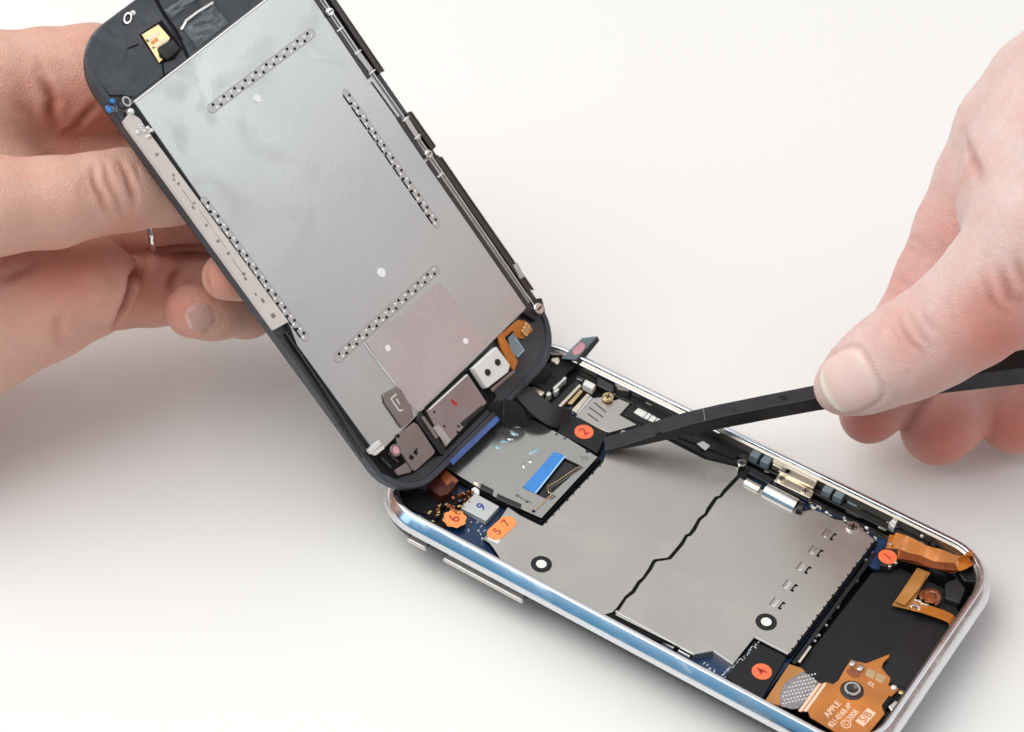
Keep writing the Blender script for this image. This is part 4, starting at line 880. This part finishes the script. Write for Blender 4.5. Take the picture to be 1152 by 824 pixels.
# ============================================================ HANDS
def surface_nets(D, org, h):
    """smooth mesh of the zero level of the grid D"""
    nx, ny, nz = D.shape; s = D < 0
    c = np.zeros((nx-1, ny-1, nz-1), np.int16)
    for i in (0, 1):
        for j in (0, 1):
            for k in (0, 1): c += s[i:nx-1+i, j:ny-1+j, k:nz-1+k]
    act = (c > 0) & (c < 8); idx = np.argwhere(act); vid = -np.ones(act.shape, np.int64); vid[act] = np.arange(len(idx))
    acc = np.zeros((len(idx), 3)); cnt = np.zeros(len(idx)); I, J, K = idx.T
    cor = [(i, j, k) for i in (0, 1) for j in (0, 1) for k in (0, 1)]
    for a in cor:
        for ax in range(3):
            if a[ax]: continue
            b = list(a); b[ax] = 1
            da = D[I+a[0], J+a[1], K+a[2]]; db = D[I+b[0], J+b[1], K+b[2]]; m = (da < 0) != (db < 0)
            t = np.where(m, da/np.where(m, da-db, 1), 0); p = np.tile(np.array(a, float), (len(I), 1)); p[:, ax] += t
            acc[m] += p[m]; cnt[m] += 1
    V_ = (idx+acc/cnt[:, None])*h+org; F = []
    for ax in range(3):
        sl0 = [slice(None)]*3; sl1 = [slice(None)]*3; sl0[ax] = slice(0, -1); sl1[ax] = slice(1, None)
        a_, b_ = s[tuple(sl0)], s[tuple(sl1)]; e_ = np.argwhere(a_ != b_); inside = a_[tuple(e_.T)]
        o1, o2 = [k for k in range(3) if k != ax]
        ok = (e_[:, o1] > 0) & (e_[:, o2] > 0) & (e_[:, o1] < D.shape[o1]-1) & (e_[:, o2] < D.shape[o2]-1); e_ = e_[ok]; inside = inside[ok]
        q = []
        for d1, d2 in ((-1, -1), (0, -1), (0, 0), (-1, 0)):
            g = e_.copy(); g[:, o1] += d1; g[:, o2] += d2; q.append(vid[tuple(g.T)])
        q = np.array(q).T
        flip = inside if ax != 1 else ~inside
        q[~flip] = q[~flip][:, ::-1]; F.append(q)
    return V_, np.vstack(F)
def cone_d(P, a, b, ra, rb):
    ba = b-a; t = np.clip(((P-a)@ba)/(ba@ba), 0, 1); q = P-a-t[..., None]*ba
    return np.sqrt((q*q).sum(-1))-(ra+(rb-ra)*t)
def ell_d(P, c, ax, r):
    q = (P-c)@np.array(ax).T/np.array(r); k = np.sqrt((q*q).sum(-1)); return (k-1)*min(r)*(.6+.4*np.minimum(k, 1.5))
def smin(a, b, k):
    h = np.clip(.5+.5*(b-a)/k, 0, 1); return b+(a-b)*h-k*h*(1-h)

def make_hand(name, label, chains, material, lo, hi, h, creases=(), nails=(), flush_shade=(), groups=None, cat='hand', folds=()):
    """chains: list of (blend, [(point, radius), ...]); groups: smooth inside, crisp folds between"""
    lo = np.array(lo, float); hi = np.array(hi, float); n = np.ceil((hi-lo)/h).astype(int)
    gx = [lo[i]+np.arange(n[i])*h for i in range(3)]
    D = np.full(tuple(n), 1e3, np.float32)
    for kb, ch in chains:
        G = np.full(tuple(n), 1e3, np.float32)
        for i in range(len(ch)-1):
            (a, ra), (b, rb) = ch[i], ch[i+1]; a = np.array(a); b = np.array(b); m = max(ra, rb)+7
            s0 = [max(0, int((min(a[k], b[k])-m-lo[k])/h)) for k in range(3)]; s1 = [min(n[k], int((max(a[k], b[k])+m-lo[k])/h)+2) for k in range(3)]
            if any(s1[k] <= s0[k] for k in range(3)): continue
            sl = tuple(slice(s0[k], s1[k]) for k in range(3))
            P = np.stack(np.meshgrid(*[gx[k][sl[k]] for k in range(3)], indexing='ij'), -1).astype(np.float32)
            G[sl] = smin(G[sl], cone_d(P, a.astype(np.float32), b.astype(np.float32), ra, rb), 1.8)
        D = smin(D, G, kb)
    D = np.maximum(D, -50)
    for k in range(3):                 # close the cut ends
        sl = [slice(None)]*3
        for e_ in (slice(0, 2), slice(-2, None)): sl[k] = e_; D[tuple(sl)] = np.maximum(D[tuple(sl)], .3)
    V_, F = surface_nets(D, lo, h)
    # relax
    E = np.vstack([F[:, [0, 1]], F[:, [1, 2]], F[:, [2, 3]], F[:, [3, 0]]]); nV = len(V_)
    deg = np.bincount(E.ravel(), minlength=nV)
    for it in range(6):
        A = np.zeros_like(V_)
        for k in range(3): A[:, k] = np.bincount(E[:, 0], V_[E[:, 1], k], nV)+np.bincount(E[:, 1], V_[E[:, 0], k], nV)
        V_ = V_*.4+.6*A/np.maximum(deg, 1)[:, None]
    lab = np.arange(nV)
    for it in range(400):              # keep the one connected body
        m = np.minimum(lab[E[:, 0]], lab[E[:, 1]]); l2 = lab.copy(); np.minimum.at(l2, E[:, 0], m); np.minimum.at(l2, E[:, 1], m); l2 = l2[l2]
        if (l2 == lab).all(): break
        lab = l2
    keep = lab == np.bincount(lab).argmax(); mp_ = np.cumsum(keep)-1; F = mp_[F[keep[F].all(1)]]; V_ = V_[keep]; nV = len(V_)
    fn = np.cross(V_[F[:, 2]]-V_[F[:, 0]], V_[F[:, 3]]-V_[F[:, 1]]); N_ = np.zeros_like(V_)
    for k in range(4):
        for c_ in range(3): N_[:, c_] += np.bincount(F[:, k], fn[:, c_], nV)
    N_ /= np.linalg.norm(N_, axis=1)[:, None]+1e-12
    fold_shade = np.zeros(nV); disp = np.zeros(nV)
    Vc = (V_-CAM)@RC.T; qx = 576+FPX*Vc[:, 0]/Vc[:, 2]; qy = 412+FPX*Vc[:, 1]/Vc[:, 2]
    def snap(x, y):                    # nearest skin point met by the sight line through (x, y)
        m = np.hypot(qx-x, qy-y); i = np.where(m < 5.0)[0]
        if len(i) == 0: return V_[np.argmin(m)], N_[np.argmin(m)]
        i = i[np.argmin(Vc[i, 2]+m[i]*.05)]; near_ = np.linalg.norm(V_-V_[i], axis=1) < 2.5
        nn = N_[near_].mean(0); return V_[i], nn/np.linalg.norm(nn)
    for pts, wd, dp_ in creases:       # pts: line over the skin; a groove with soft raised shoulders
        dens = []
        for i in range(len(pts)-1):
            for t in (0, .5): dens.append(((1-t)*pts[i][0]+t*pts[i+1][0], (1-t)*pts[i][1]+t*pts[i+1][1]))
        dens.append(pts[-1]); pts = np.array([snap(*q)[0] for q in dens]); dm = np.full(nV, 1e3)
        tmin = np.zeros(nV); L_n = len(pts)-1
        for i in range(L_n):
            a, b = pts[i], pts[i+1]; ba = b-a+1e-6; t = np.clip(((V_-a)@ba)/(ba@ba), 0, 1); d = np.linalg.norm(V_-a-t[:, None]*ba, axis=1)
            m = d < dm; dm[m] = d[m]; tmin[m] = (i+t[m])/L_n
        taper = np.sin(np.clip(tmin, .03, .97)*math.pi)**.6
        disp += taper*(-dp_*np.exp(-(dm/wd)**2)+dp_*.45*np.exp(-((dm-wd*2.3)/(wd*1.3))**2)); fold_shade = np.maximum(fold_shade, taper*np.exp(-(dm/(wd*1.1))**2)*min(1, dp_/.9))
    na = np.zeros(nV); nt_ = np.zeros(nV)
    for (cx_, cy_), (dx_, dy_), wx, half_l, half_w, lift, tip in nails:   # centre and tip direction as seen, sizes in mm
        c_, nn = snap(cx_, cy_); a0 = RT*dx_-UPV*dy_; a0 = a0-nn*(a0@nn); a0 /= np.linalg.norm(a0); ax = [a0, np.cross(nn, a0), nn]; q = V_-c_; lx, ly, lz = q@ax[0], q@ax[1], q@ax[2]
        u_ = lx/half_l; v_ = ly/half_w; r = (np.abs(u_)**wx+np.abs(v_)**wx)**(1/wx); side = (lz > -4.5) & (N_@ax[2] > .05)
        m_ = np.clip((1-r)/.13, 0, 1)*side; disp += lift*m_-.28*np.exp(-((r-1.04)/.06)**2)*side*(u_ < .75)
        disp += .35*np.exp(-((r-1.16)/.08)**2)*side*(u_ < .55)
        na = np.maximum(na, m_); nt_ = np.maximum(nt_, m_*np.clip((u_-tip)/.16, 0, 1)); 
        nt_ = np.maximum(nt_, m_*.22*np.clip((-.62-u_+.25*v_*v_)/.15, 0, 1))
    fl_ = np.zeros(nV)
    for (cx_, cy_), r, amt in flush_shade:
        c_ = snap(cx_, cy_)[0]
        fl_ = np.maximum(fl_, amt*np.exp(-(np.linalg.norm(V_-np.array(c_), axis=1)/r)**2))
    V_ = V_+N_*disp[:, None]
    org = V_.mean(0)
    me = bpy.data.meshes.new(name); me.vertices.add(nV); me.vertices.foreach_set('co', ((V_-org)*S).ravel())
    me.loops.add(len(F)*4); me.loops.foreach_set('vertex_index', F.ravel().astype(np.int32)); me.polygons.add(len(F))
    me.polygons.foreach_set('loop_start', np.arange(0, len(F)*4, 4, dtype=np.int32)); me.polygons.foreach_set('loop_total', np.full(len(F), 4, np.int32))
    me.update(); me.validate()
    for nm, arr in (('nail', na), ('nail_tip', nt_), ('flush_shade', fl_), ('fold_shade', fold_shade)):
        a_ = me.attributes.new(nm, 'FLOAT', 'POINT'); a_.data.foreach_set('value', arr.astype(np.float32))
    me.polygons.foreach_set('use_smooth', np.ones(len(me.polygons), bool))
    me.materials.append(MATS[material])
    # outward normals
    bm = bmesh.new(); bm.from_mesh(me); bmesh.ops.recalc_face_normals(bm, faces=bm.faces[:]); bm.to_mesh(me); bm.free()
    o = link(name, me, None, None, org); o['label'] = label; o['category'] = cat
    return o, (V_, N_)

FW = RC[2]; RT = RC[0]; UPV = -RC[1]
# ---- left hand: lies behind the lid; w = position along the lid's normal
def LH(x, y, w, r):                      # pixel, offset from the lid plane (mm), radius in photo pixels
    xy = DD(x, y, w); P = O+V*xy[0]+U*xy[1]+N*w; return (P, r*depth(P)/FPX)
def LP(x, y, w): return LH(x, y, w, 1)[0]
th = [LH(-190, 262, -30, 80), LH(-90, 243, -24, 66), LH(-10, 232, -18, 56), (LH(60, 228, -14.5, 51)), LH(105, 219, -13.3, 46), LH(140, 214, -13, 46), LH(185, 212, -12.4, 42), LH(235, 214, -11, 37), LH(268, 218, -10, 30)]
ind = [LH(-200, 170, -50, 90), LH(-90, 120, -42, 80), LH(-10, 100, -36, 64), LH(40, 92, -33, 59)]
ind2 = [LH(62, 92, -31, 61), LH(105, 88, -27, 60), LH(160, 88, -21, 50), LH(215, 110, -17, 40), LH(250, 130, -14, 34)]
mid = [LH(20, 275, -46, 46), LH(110, 262, -40, 36), LH(175, 251, -31, 33), LH(235, 248, -26, 33), LH(285, 258, -20, 31), LH(296, 290, -13, 29), LH(270, 309, -9.6, 28), LH(254, 311, -9.2, 27.5)]
ringf = [LH(60, 322, -48, 46), LH(130, 326, -42, 44), LH(172, 325, -36, 42), LH(235, 322, -31, 38), LH(285, 330, -30, 35), LH(278, 348, -25, 32), LH(240, 350, -22, 32.5), LH(217, 349.5, -21.5, 32)]
palm = [LH(-230, 380, -64, 130), LH(-120, 345, -58, 118), LH(-30, 330, -46, 98), LH(40, 330, -38, 66), LH(98, 322, -35, 50)]
heel = [LH(-230, 470, -62, 120), LH(-120, 420, -56, 100), LH(-20, 370, -42, 70), LH(50, 345, -34, 58), LH(96, 328, -30, 50), LH(108, 318, -30, 44)]
web = [LH(-60, 170, -44, 90), LH(-10, 230, -42, 80), LH(10, 290, -42, 70)]
fill = [LH(-40, 150, -44, 60), LH(60, 170, -40, 48), LH(150, 180, -34, 44), LH(230, 190, -30, 40)]
lcre = [([(104, 180), (106, 195), (111, 212), (119, 230), (127, 243)], .60, .50), ([(117, 175), (121, 190), (129, 210), (137, 228), (141, 240)], .5, .35), ([(135, 174), (140, 188), (148, 206), (153, 222), (156, 233)], .65, .60), ([(96, 190), (99, 205), (105, 222)], .5, .2), ([(128, 178), (133, 190), (141, 205)], .4, .18), ([(150, 178), (156, 190), (161, 202)], .5, .22), ([(88, 200), (92, 215), (96, 226)], .5, .15),
    ([(48, 82), (54, 100), (59, 118), (61, 136), (62, 152)], 1.0, .75), ([(112, 118), (100, 132), (86, 146), (74, 156)], .8, .5), ([(20, 112), (36, 130), (50, 148)], 1.0, .25), ([(36, 58), (44, 70), (48, 82)], 1.0, .25),
    ([(162, 288), (155, 306), (149, 328), (142, 350), (133, 370)], 1.0, 1.7), ([(206, 296), (200, 310), (192, 326)], .8, .5), ([(158, 286), (180, 284), (205, 283), (236, 282)], .8, 1.0), ([(228, 300), (229, 318), (236, 334)], .6, .4), ([(70, 352), (66, 372), (72, 392)], 1.0, .25), ([(0, 314), (20, 306), (42, 292)], .8, .35)]
nail1 = ((230, 358), (-1, .35), 2.6, 2.9, 3.0, .22, .70)
nail2 = ((262, 333), (-.1, 1), 2.6, 3.4, 3.0, .28, .6)
allP = np.array([p for c in (th, ind, ind2, mid, ringf, palm, heel) for p, r in c])
lo = [-118, -62, -12.2]; hi = [allP[:, 0].max()+12, allP[:, 1].max()+12, allP[:, 2].max()+14]
Lh, lv = make_hand('left_hand', 'left hand with skin toned for dimmer light and a thin silver ring, gripping the raised screen from behind',
    [(1, palm), (6, heel), (6, web), (3, fill), (4, ind), (2.2, ind2), (.5, mid), (.5, ringf), (1.2, th)], 'skin_shaded', lo, hi, .62,
    creases=lcre, nails=[nail1],
    flush_shade=[((205, 350), 6, .5), ((248, 312), 6, .5), ((165, 305), 14, .55), ((100, 135), 12, .5), ((90, 295), 14, .4)])
# ring on the middle finger
p0, r0 = mid[2]; tdir = mid[3][0]-mid[1][0]; tdir /= np.linalg.norm(tdir)
s_ = np.cross(tdir, (0, 0, 1)); s_ /= np.linalg.norm(s_); w_ = np.cross(s_, tdir); rr_ = []
for rad, off in ((r0+.1, -.65), (r0+.6, -.55), (r0+.75, 0), (r0+.6, .55), (r0+.1, .65)):
    rr_.append([tuple(p0+tdir*(off-.5)+rad*(math.cos(a)*s_+math.sin(a)*w_)) for a in np.linspace(0, 2*math.pi, 48, endpoint=False)])
ringloft('finger_ring', rr_, 'ring_silver', Lh)

# ---- right hand: depth measured from the spudger's axis
def sdep(px):
    xs = [q[0] for q in SPX]; return float(np.interp(px, xs, [q[1] for q in SPX]))
SPX = [(680, depth(cl[0][0])), (812, depth(cl[5][0])), (915, depth(cl[7][0])), (980, depth(cl[8][0])), (1060, depth(cl[9][0])), (1152, depth(cl[10][0])), (1420, depth(cl[12][0]))]
def RH(x, y, dd, r):
    P = at(x, y, sdep(x)+dd); return (P, r*depth(P)/FPX)
def RP(x, y, dd): return RH(x, y, dd, 1)[0]
rth = [RH(948, 435, -8.5, 33), RH(968, 424, -10.5, 43), RH(992, 409, -12, 50), RH(1020, 395, -13, 56), RH(1052, 378, -14, 58), RH(1090, 352, -16, 63), RH(1130, 318, -18, 72), RH(1180, 266, -20, 88), RH(1240, 205, -20, 104)]
rpalm = [RH(1180, 225, -10, 104), RH(1190, 170, -4, 100), RH(1220, 110, 0, 98), RH(1330, 40, 4, 120), RH(1430, -20, 6, 125)]
rind = [RH(1178, 112, 4, 78), RH(1140, 150, 6, 66), RH(1108, 205, 10, 56), RH(1085, 262, 13, 56), RH(1060, 320, 15, 54), RH(1030, 375, 15, 50), RH(1002, 425, 13, 42), RH(984, 456, 12, 37), RH(977, 467, 11, 33)]
rmid = [RH(1230, 220, 16, 70), RH(1190, 330, 26, 56), RH(1140, 390, 27, 48), RH(1098, 430, 22, 43), RH(1066, 468, 17, 44), RH(1055, 482, 16, 42.5)]
rring = [RH(1290, 250, 24, 66), RH(1270, 340, 32, 54), RH(1215, 400, 30, 48), RH(1165, 445, 26, 44), RH(1142, 468, 22, 43)]
rcre = [([(1008, 352), (1012, 368), (1020, 382), (1030, 396), (1042, 408)], .55, .32), ([(1018, 345), (1024, 362), (1034, 378), (1044, 392), (1050, 400)], .5, .26), ([(1000, 362), (1004, 374), (1010, 386)], .45, .18),
    ([(1032, 346), (1038, 360), (1048, 374)], .5, .15), ([(1062, 332), (1066, 350), (1070, 366)], .6, .10),
    ([(1102, 310), (1108, 330), (1116, 346), (1126, 356)], .9, .42), ([(1122, 302), (1128, 322), (1138, 338), (1150, 348)], .9, .5), ([(1138, 290), (1146, 310), (1158, 326)], .9, .42), ([(1094, 322), (1098, 338), (1104, 350)], .8, .14),
    ([(1078, 148), (1088, 168), (1096, 186), (1101, 204)], 1.0, .45), ([(1012, 262), (1028, 270), (1044, 282)], .8, .16), ([(1010, 274), (1026, 280), (1042, 292)], .8, .16), ([(1000, 310), (1012, 314), (1024, 322)], .8, .16)]
nail3 = ((946, 432), (-1, .50), 3.2, 6.8, 6.1, .34, .56)
allR = np.array([p for c in (rth, rind, rmid, rring) for p, r in c])
lo = [58, 52, -12.2]; hi = [132, 172, 96]
Rh, rv = make_hand('right_hand', 'right hand with skin toned for brighter light and a long thumbnail, pinching the black prying tool',
    [(1, rpalm), (2.0, rind), (1.0, rmid), (.6, rring), (2.0, rth)], 'skin_lit', lo, hi, .62, creases=rcre, nails=[nail3],
    flush_shade=[((976, 485), 9, 1), ((1056, 500), 12, 1), ((1140, 492), 12, 1), ((1010, 310), 12, .5), ((1055, 265), 11, .5), ((1024, 400), 8, .35), ((1050, 430), 10, .25), ((1130, 390), 12, .9)])  # last spot paints the red shade between thumb and tool; others are redness
print('hand extents', lv[0].min(0), lv[0].max(0), rv[0].min(0), rv[0].max(0))

# ============================================================ CAMERA, LIGHT, WORLD
cam = bpy.data.cameras.new('camera'); co = bpy.data.objects.new('camera', cam); COL.objects.link(co)
cam.sensor_width = 36; cam.lens = FPX/1152*36; cam.clip_start = .01; cam.clip_end = 20
Mx = Matrix((tuple(RC[0]), tuple(-RC[1]), tuple(-RC[2]))).transposed().to_4x4(); Mx.translation = Vector(CAM*S); co.matrix_world = Mx
scn.camera = co
cam.dof.use_dof = True; cam.dof.aperture_fstop = 26; cam.dof.focus_distance = float(depth((60, 25, -2)))*S

def area(name, loc, target, size, power, col, sy=None):
    l = bpy.data.lights.new(name, 'AREA'); l.size = size; l.energy = power; l.color = col
    if sy: l.shape = 'RECTANGLE'; l.size_y = sy
    o = bpy.data.objects.new(name, l); COL.objects.link(o); o.location = loc
    o.rotation_euler = (Vector(target)-Vector(loc)).to_track_quat('-Z', 'Y').to_euler()
area('ceiling_softbox', (-.52, -.42, 1.14), (.05, .03, 0), 1.25, 15.0, (1, .978, .932))
area('rim_blue_lamp', (-.42, -.95, .42), (.05, .03, 0), .80, 1.5, (.10, .42, .72), .85)  # added unseen lamp, gives the chrome rim its blue reflection
area('rim_cyan_lamp', (-.62, -.90, .44), (.02, .03, 0), .30, .42, (.62, .90, 1.0), .60)  # second added lamp, cyan reflection towards the rim's left end
area('plate_fill', (.70, .68, .84), (-.06, .04, .06), .34, .62, (.93, .97, 1), .34)  # added unseen lamp, brightens the top of the screen's back plate

w = bpy.data.worlds.new('World'); scn.world = w; w.use_nodes = True; nt = w.node_tree; bg = nt.nodes['Background']
tc = nt.nodes.new('ShaderNodeTexCoord'); sx = nt.nodes.new('ShaderNodeSeparateXYZ'); nt.links.new(tc.outputs['Generated'], sx.inputs[0])
nz = nt.nodes.new('ShaderNodeTexNoise'); nz.inputs['Scale'].default_value = 2.2; nz.inputs['Detail'].default_value = 2; nt.links.new(tc.outputs['Generated'], nz.inputs['Vector'])
ad = nt.nodes.new('ShaderNodeMath'); ad.operation = 'MULTIPLY_ADD'; nt.links.new(nz.outputs['Fac'], ad.inputs[0]); ad.inputs[1].default_value = .25; nt.links.new(sx.outputs['Z'], ad.inputs[2])
cr_ = nt.nodes.new('ShaderNodeValToRGB'); nt.links.new(ad.outputs[0], cr_.inputs['Fac'])
e = cr_.color_ramp.elements; e[0].position = .15; e[0].color = (.36, .295, .275, 1); e[1].position = .97; e[1].color = (.92, .95, 1.0, 1)
x_ = e.new(.46); x_.color = (.62, .45, .44, 1); x_ = e.new(.64); x_.color = (.72, .71, .70, 1)
my = nt.nodes.new('ShaderNodeMapRange'); my.inputs['From Min'].default_value = -.92; my.inputs['From Max'].default_value = -.42; my.inputs['To Min'].default_value = .12; my.inputs['To Max'].default_value = 1.0
nt.links.new(sx.outputs['Y'], my.inputs['Value'])      # world dimmed on the near side so the added blue lamp shows in chrome
vm = nt.nodes.new('ShaderNodeVectorMath'); vm.operation = 'SCALE'; nt.links.new(cr_.outputs['Color'], vm.inputs[0]); nt.links.new(my.outputs['Result'], vm.inputs['Scale'])
nt.links.new(vm.outputs[0], bg.inputs['Color']); bg.inputs['Strength'].default_value = .90

scn.view_settings.view_transform = 'Standard'; scn.view_settings.look = 'None'; scn.view_settings.exposure = 0; scn.view_settings.gamma = 1
scn.render.engine = 'CYCLES'
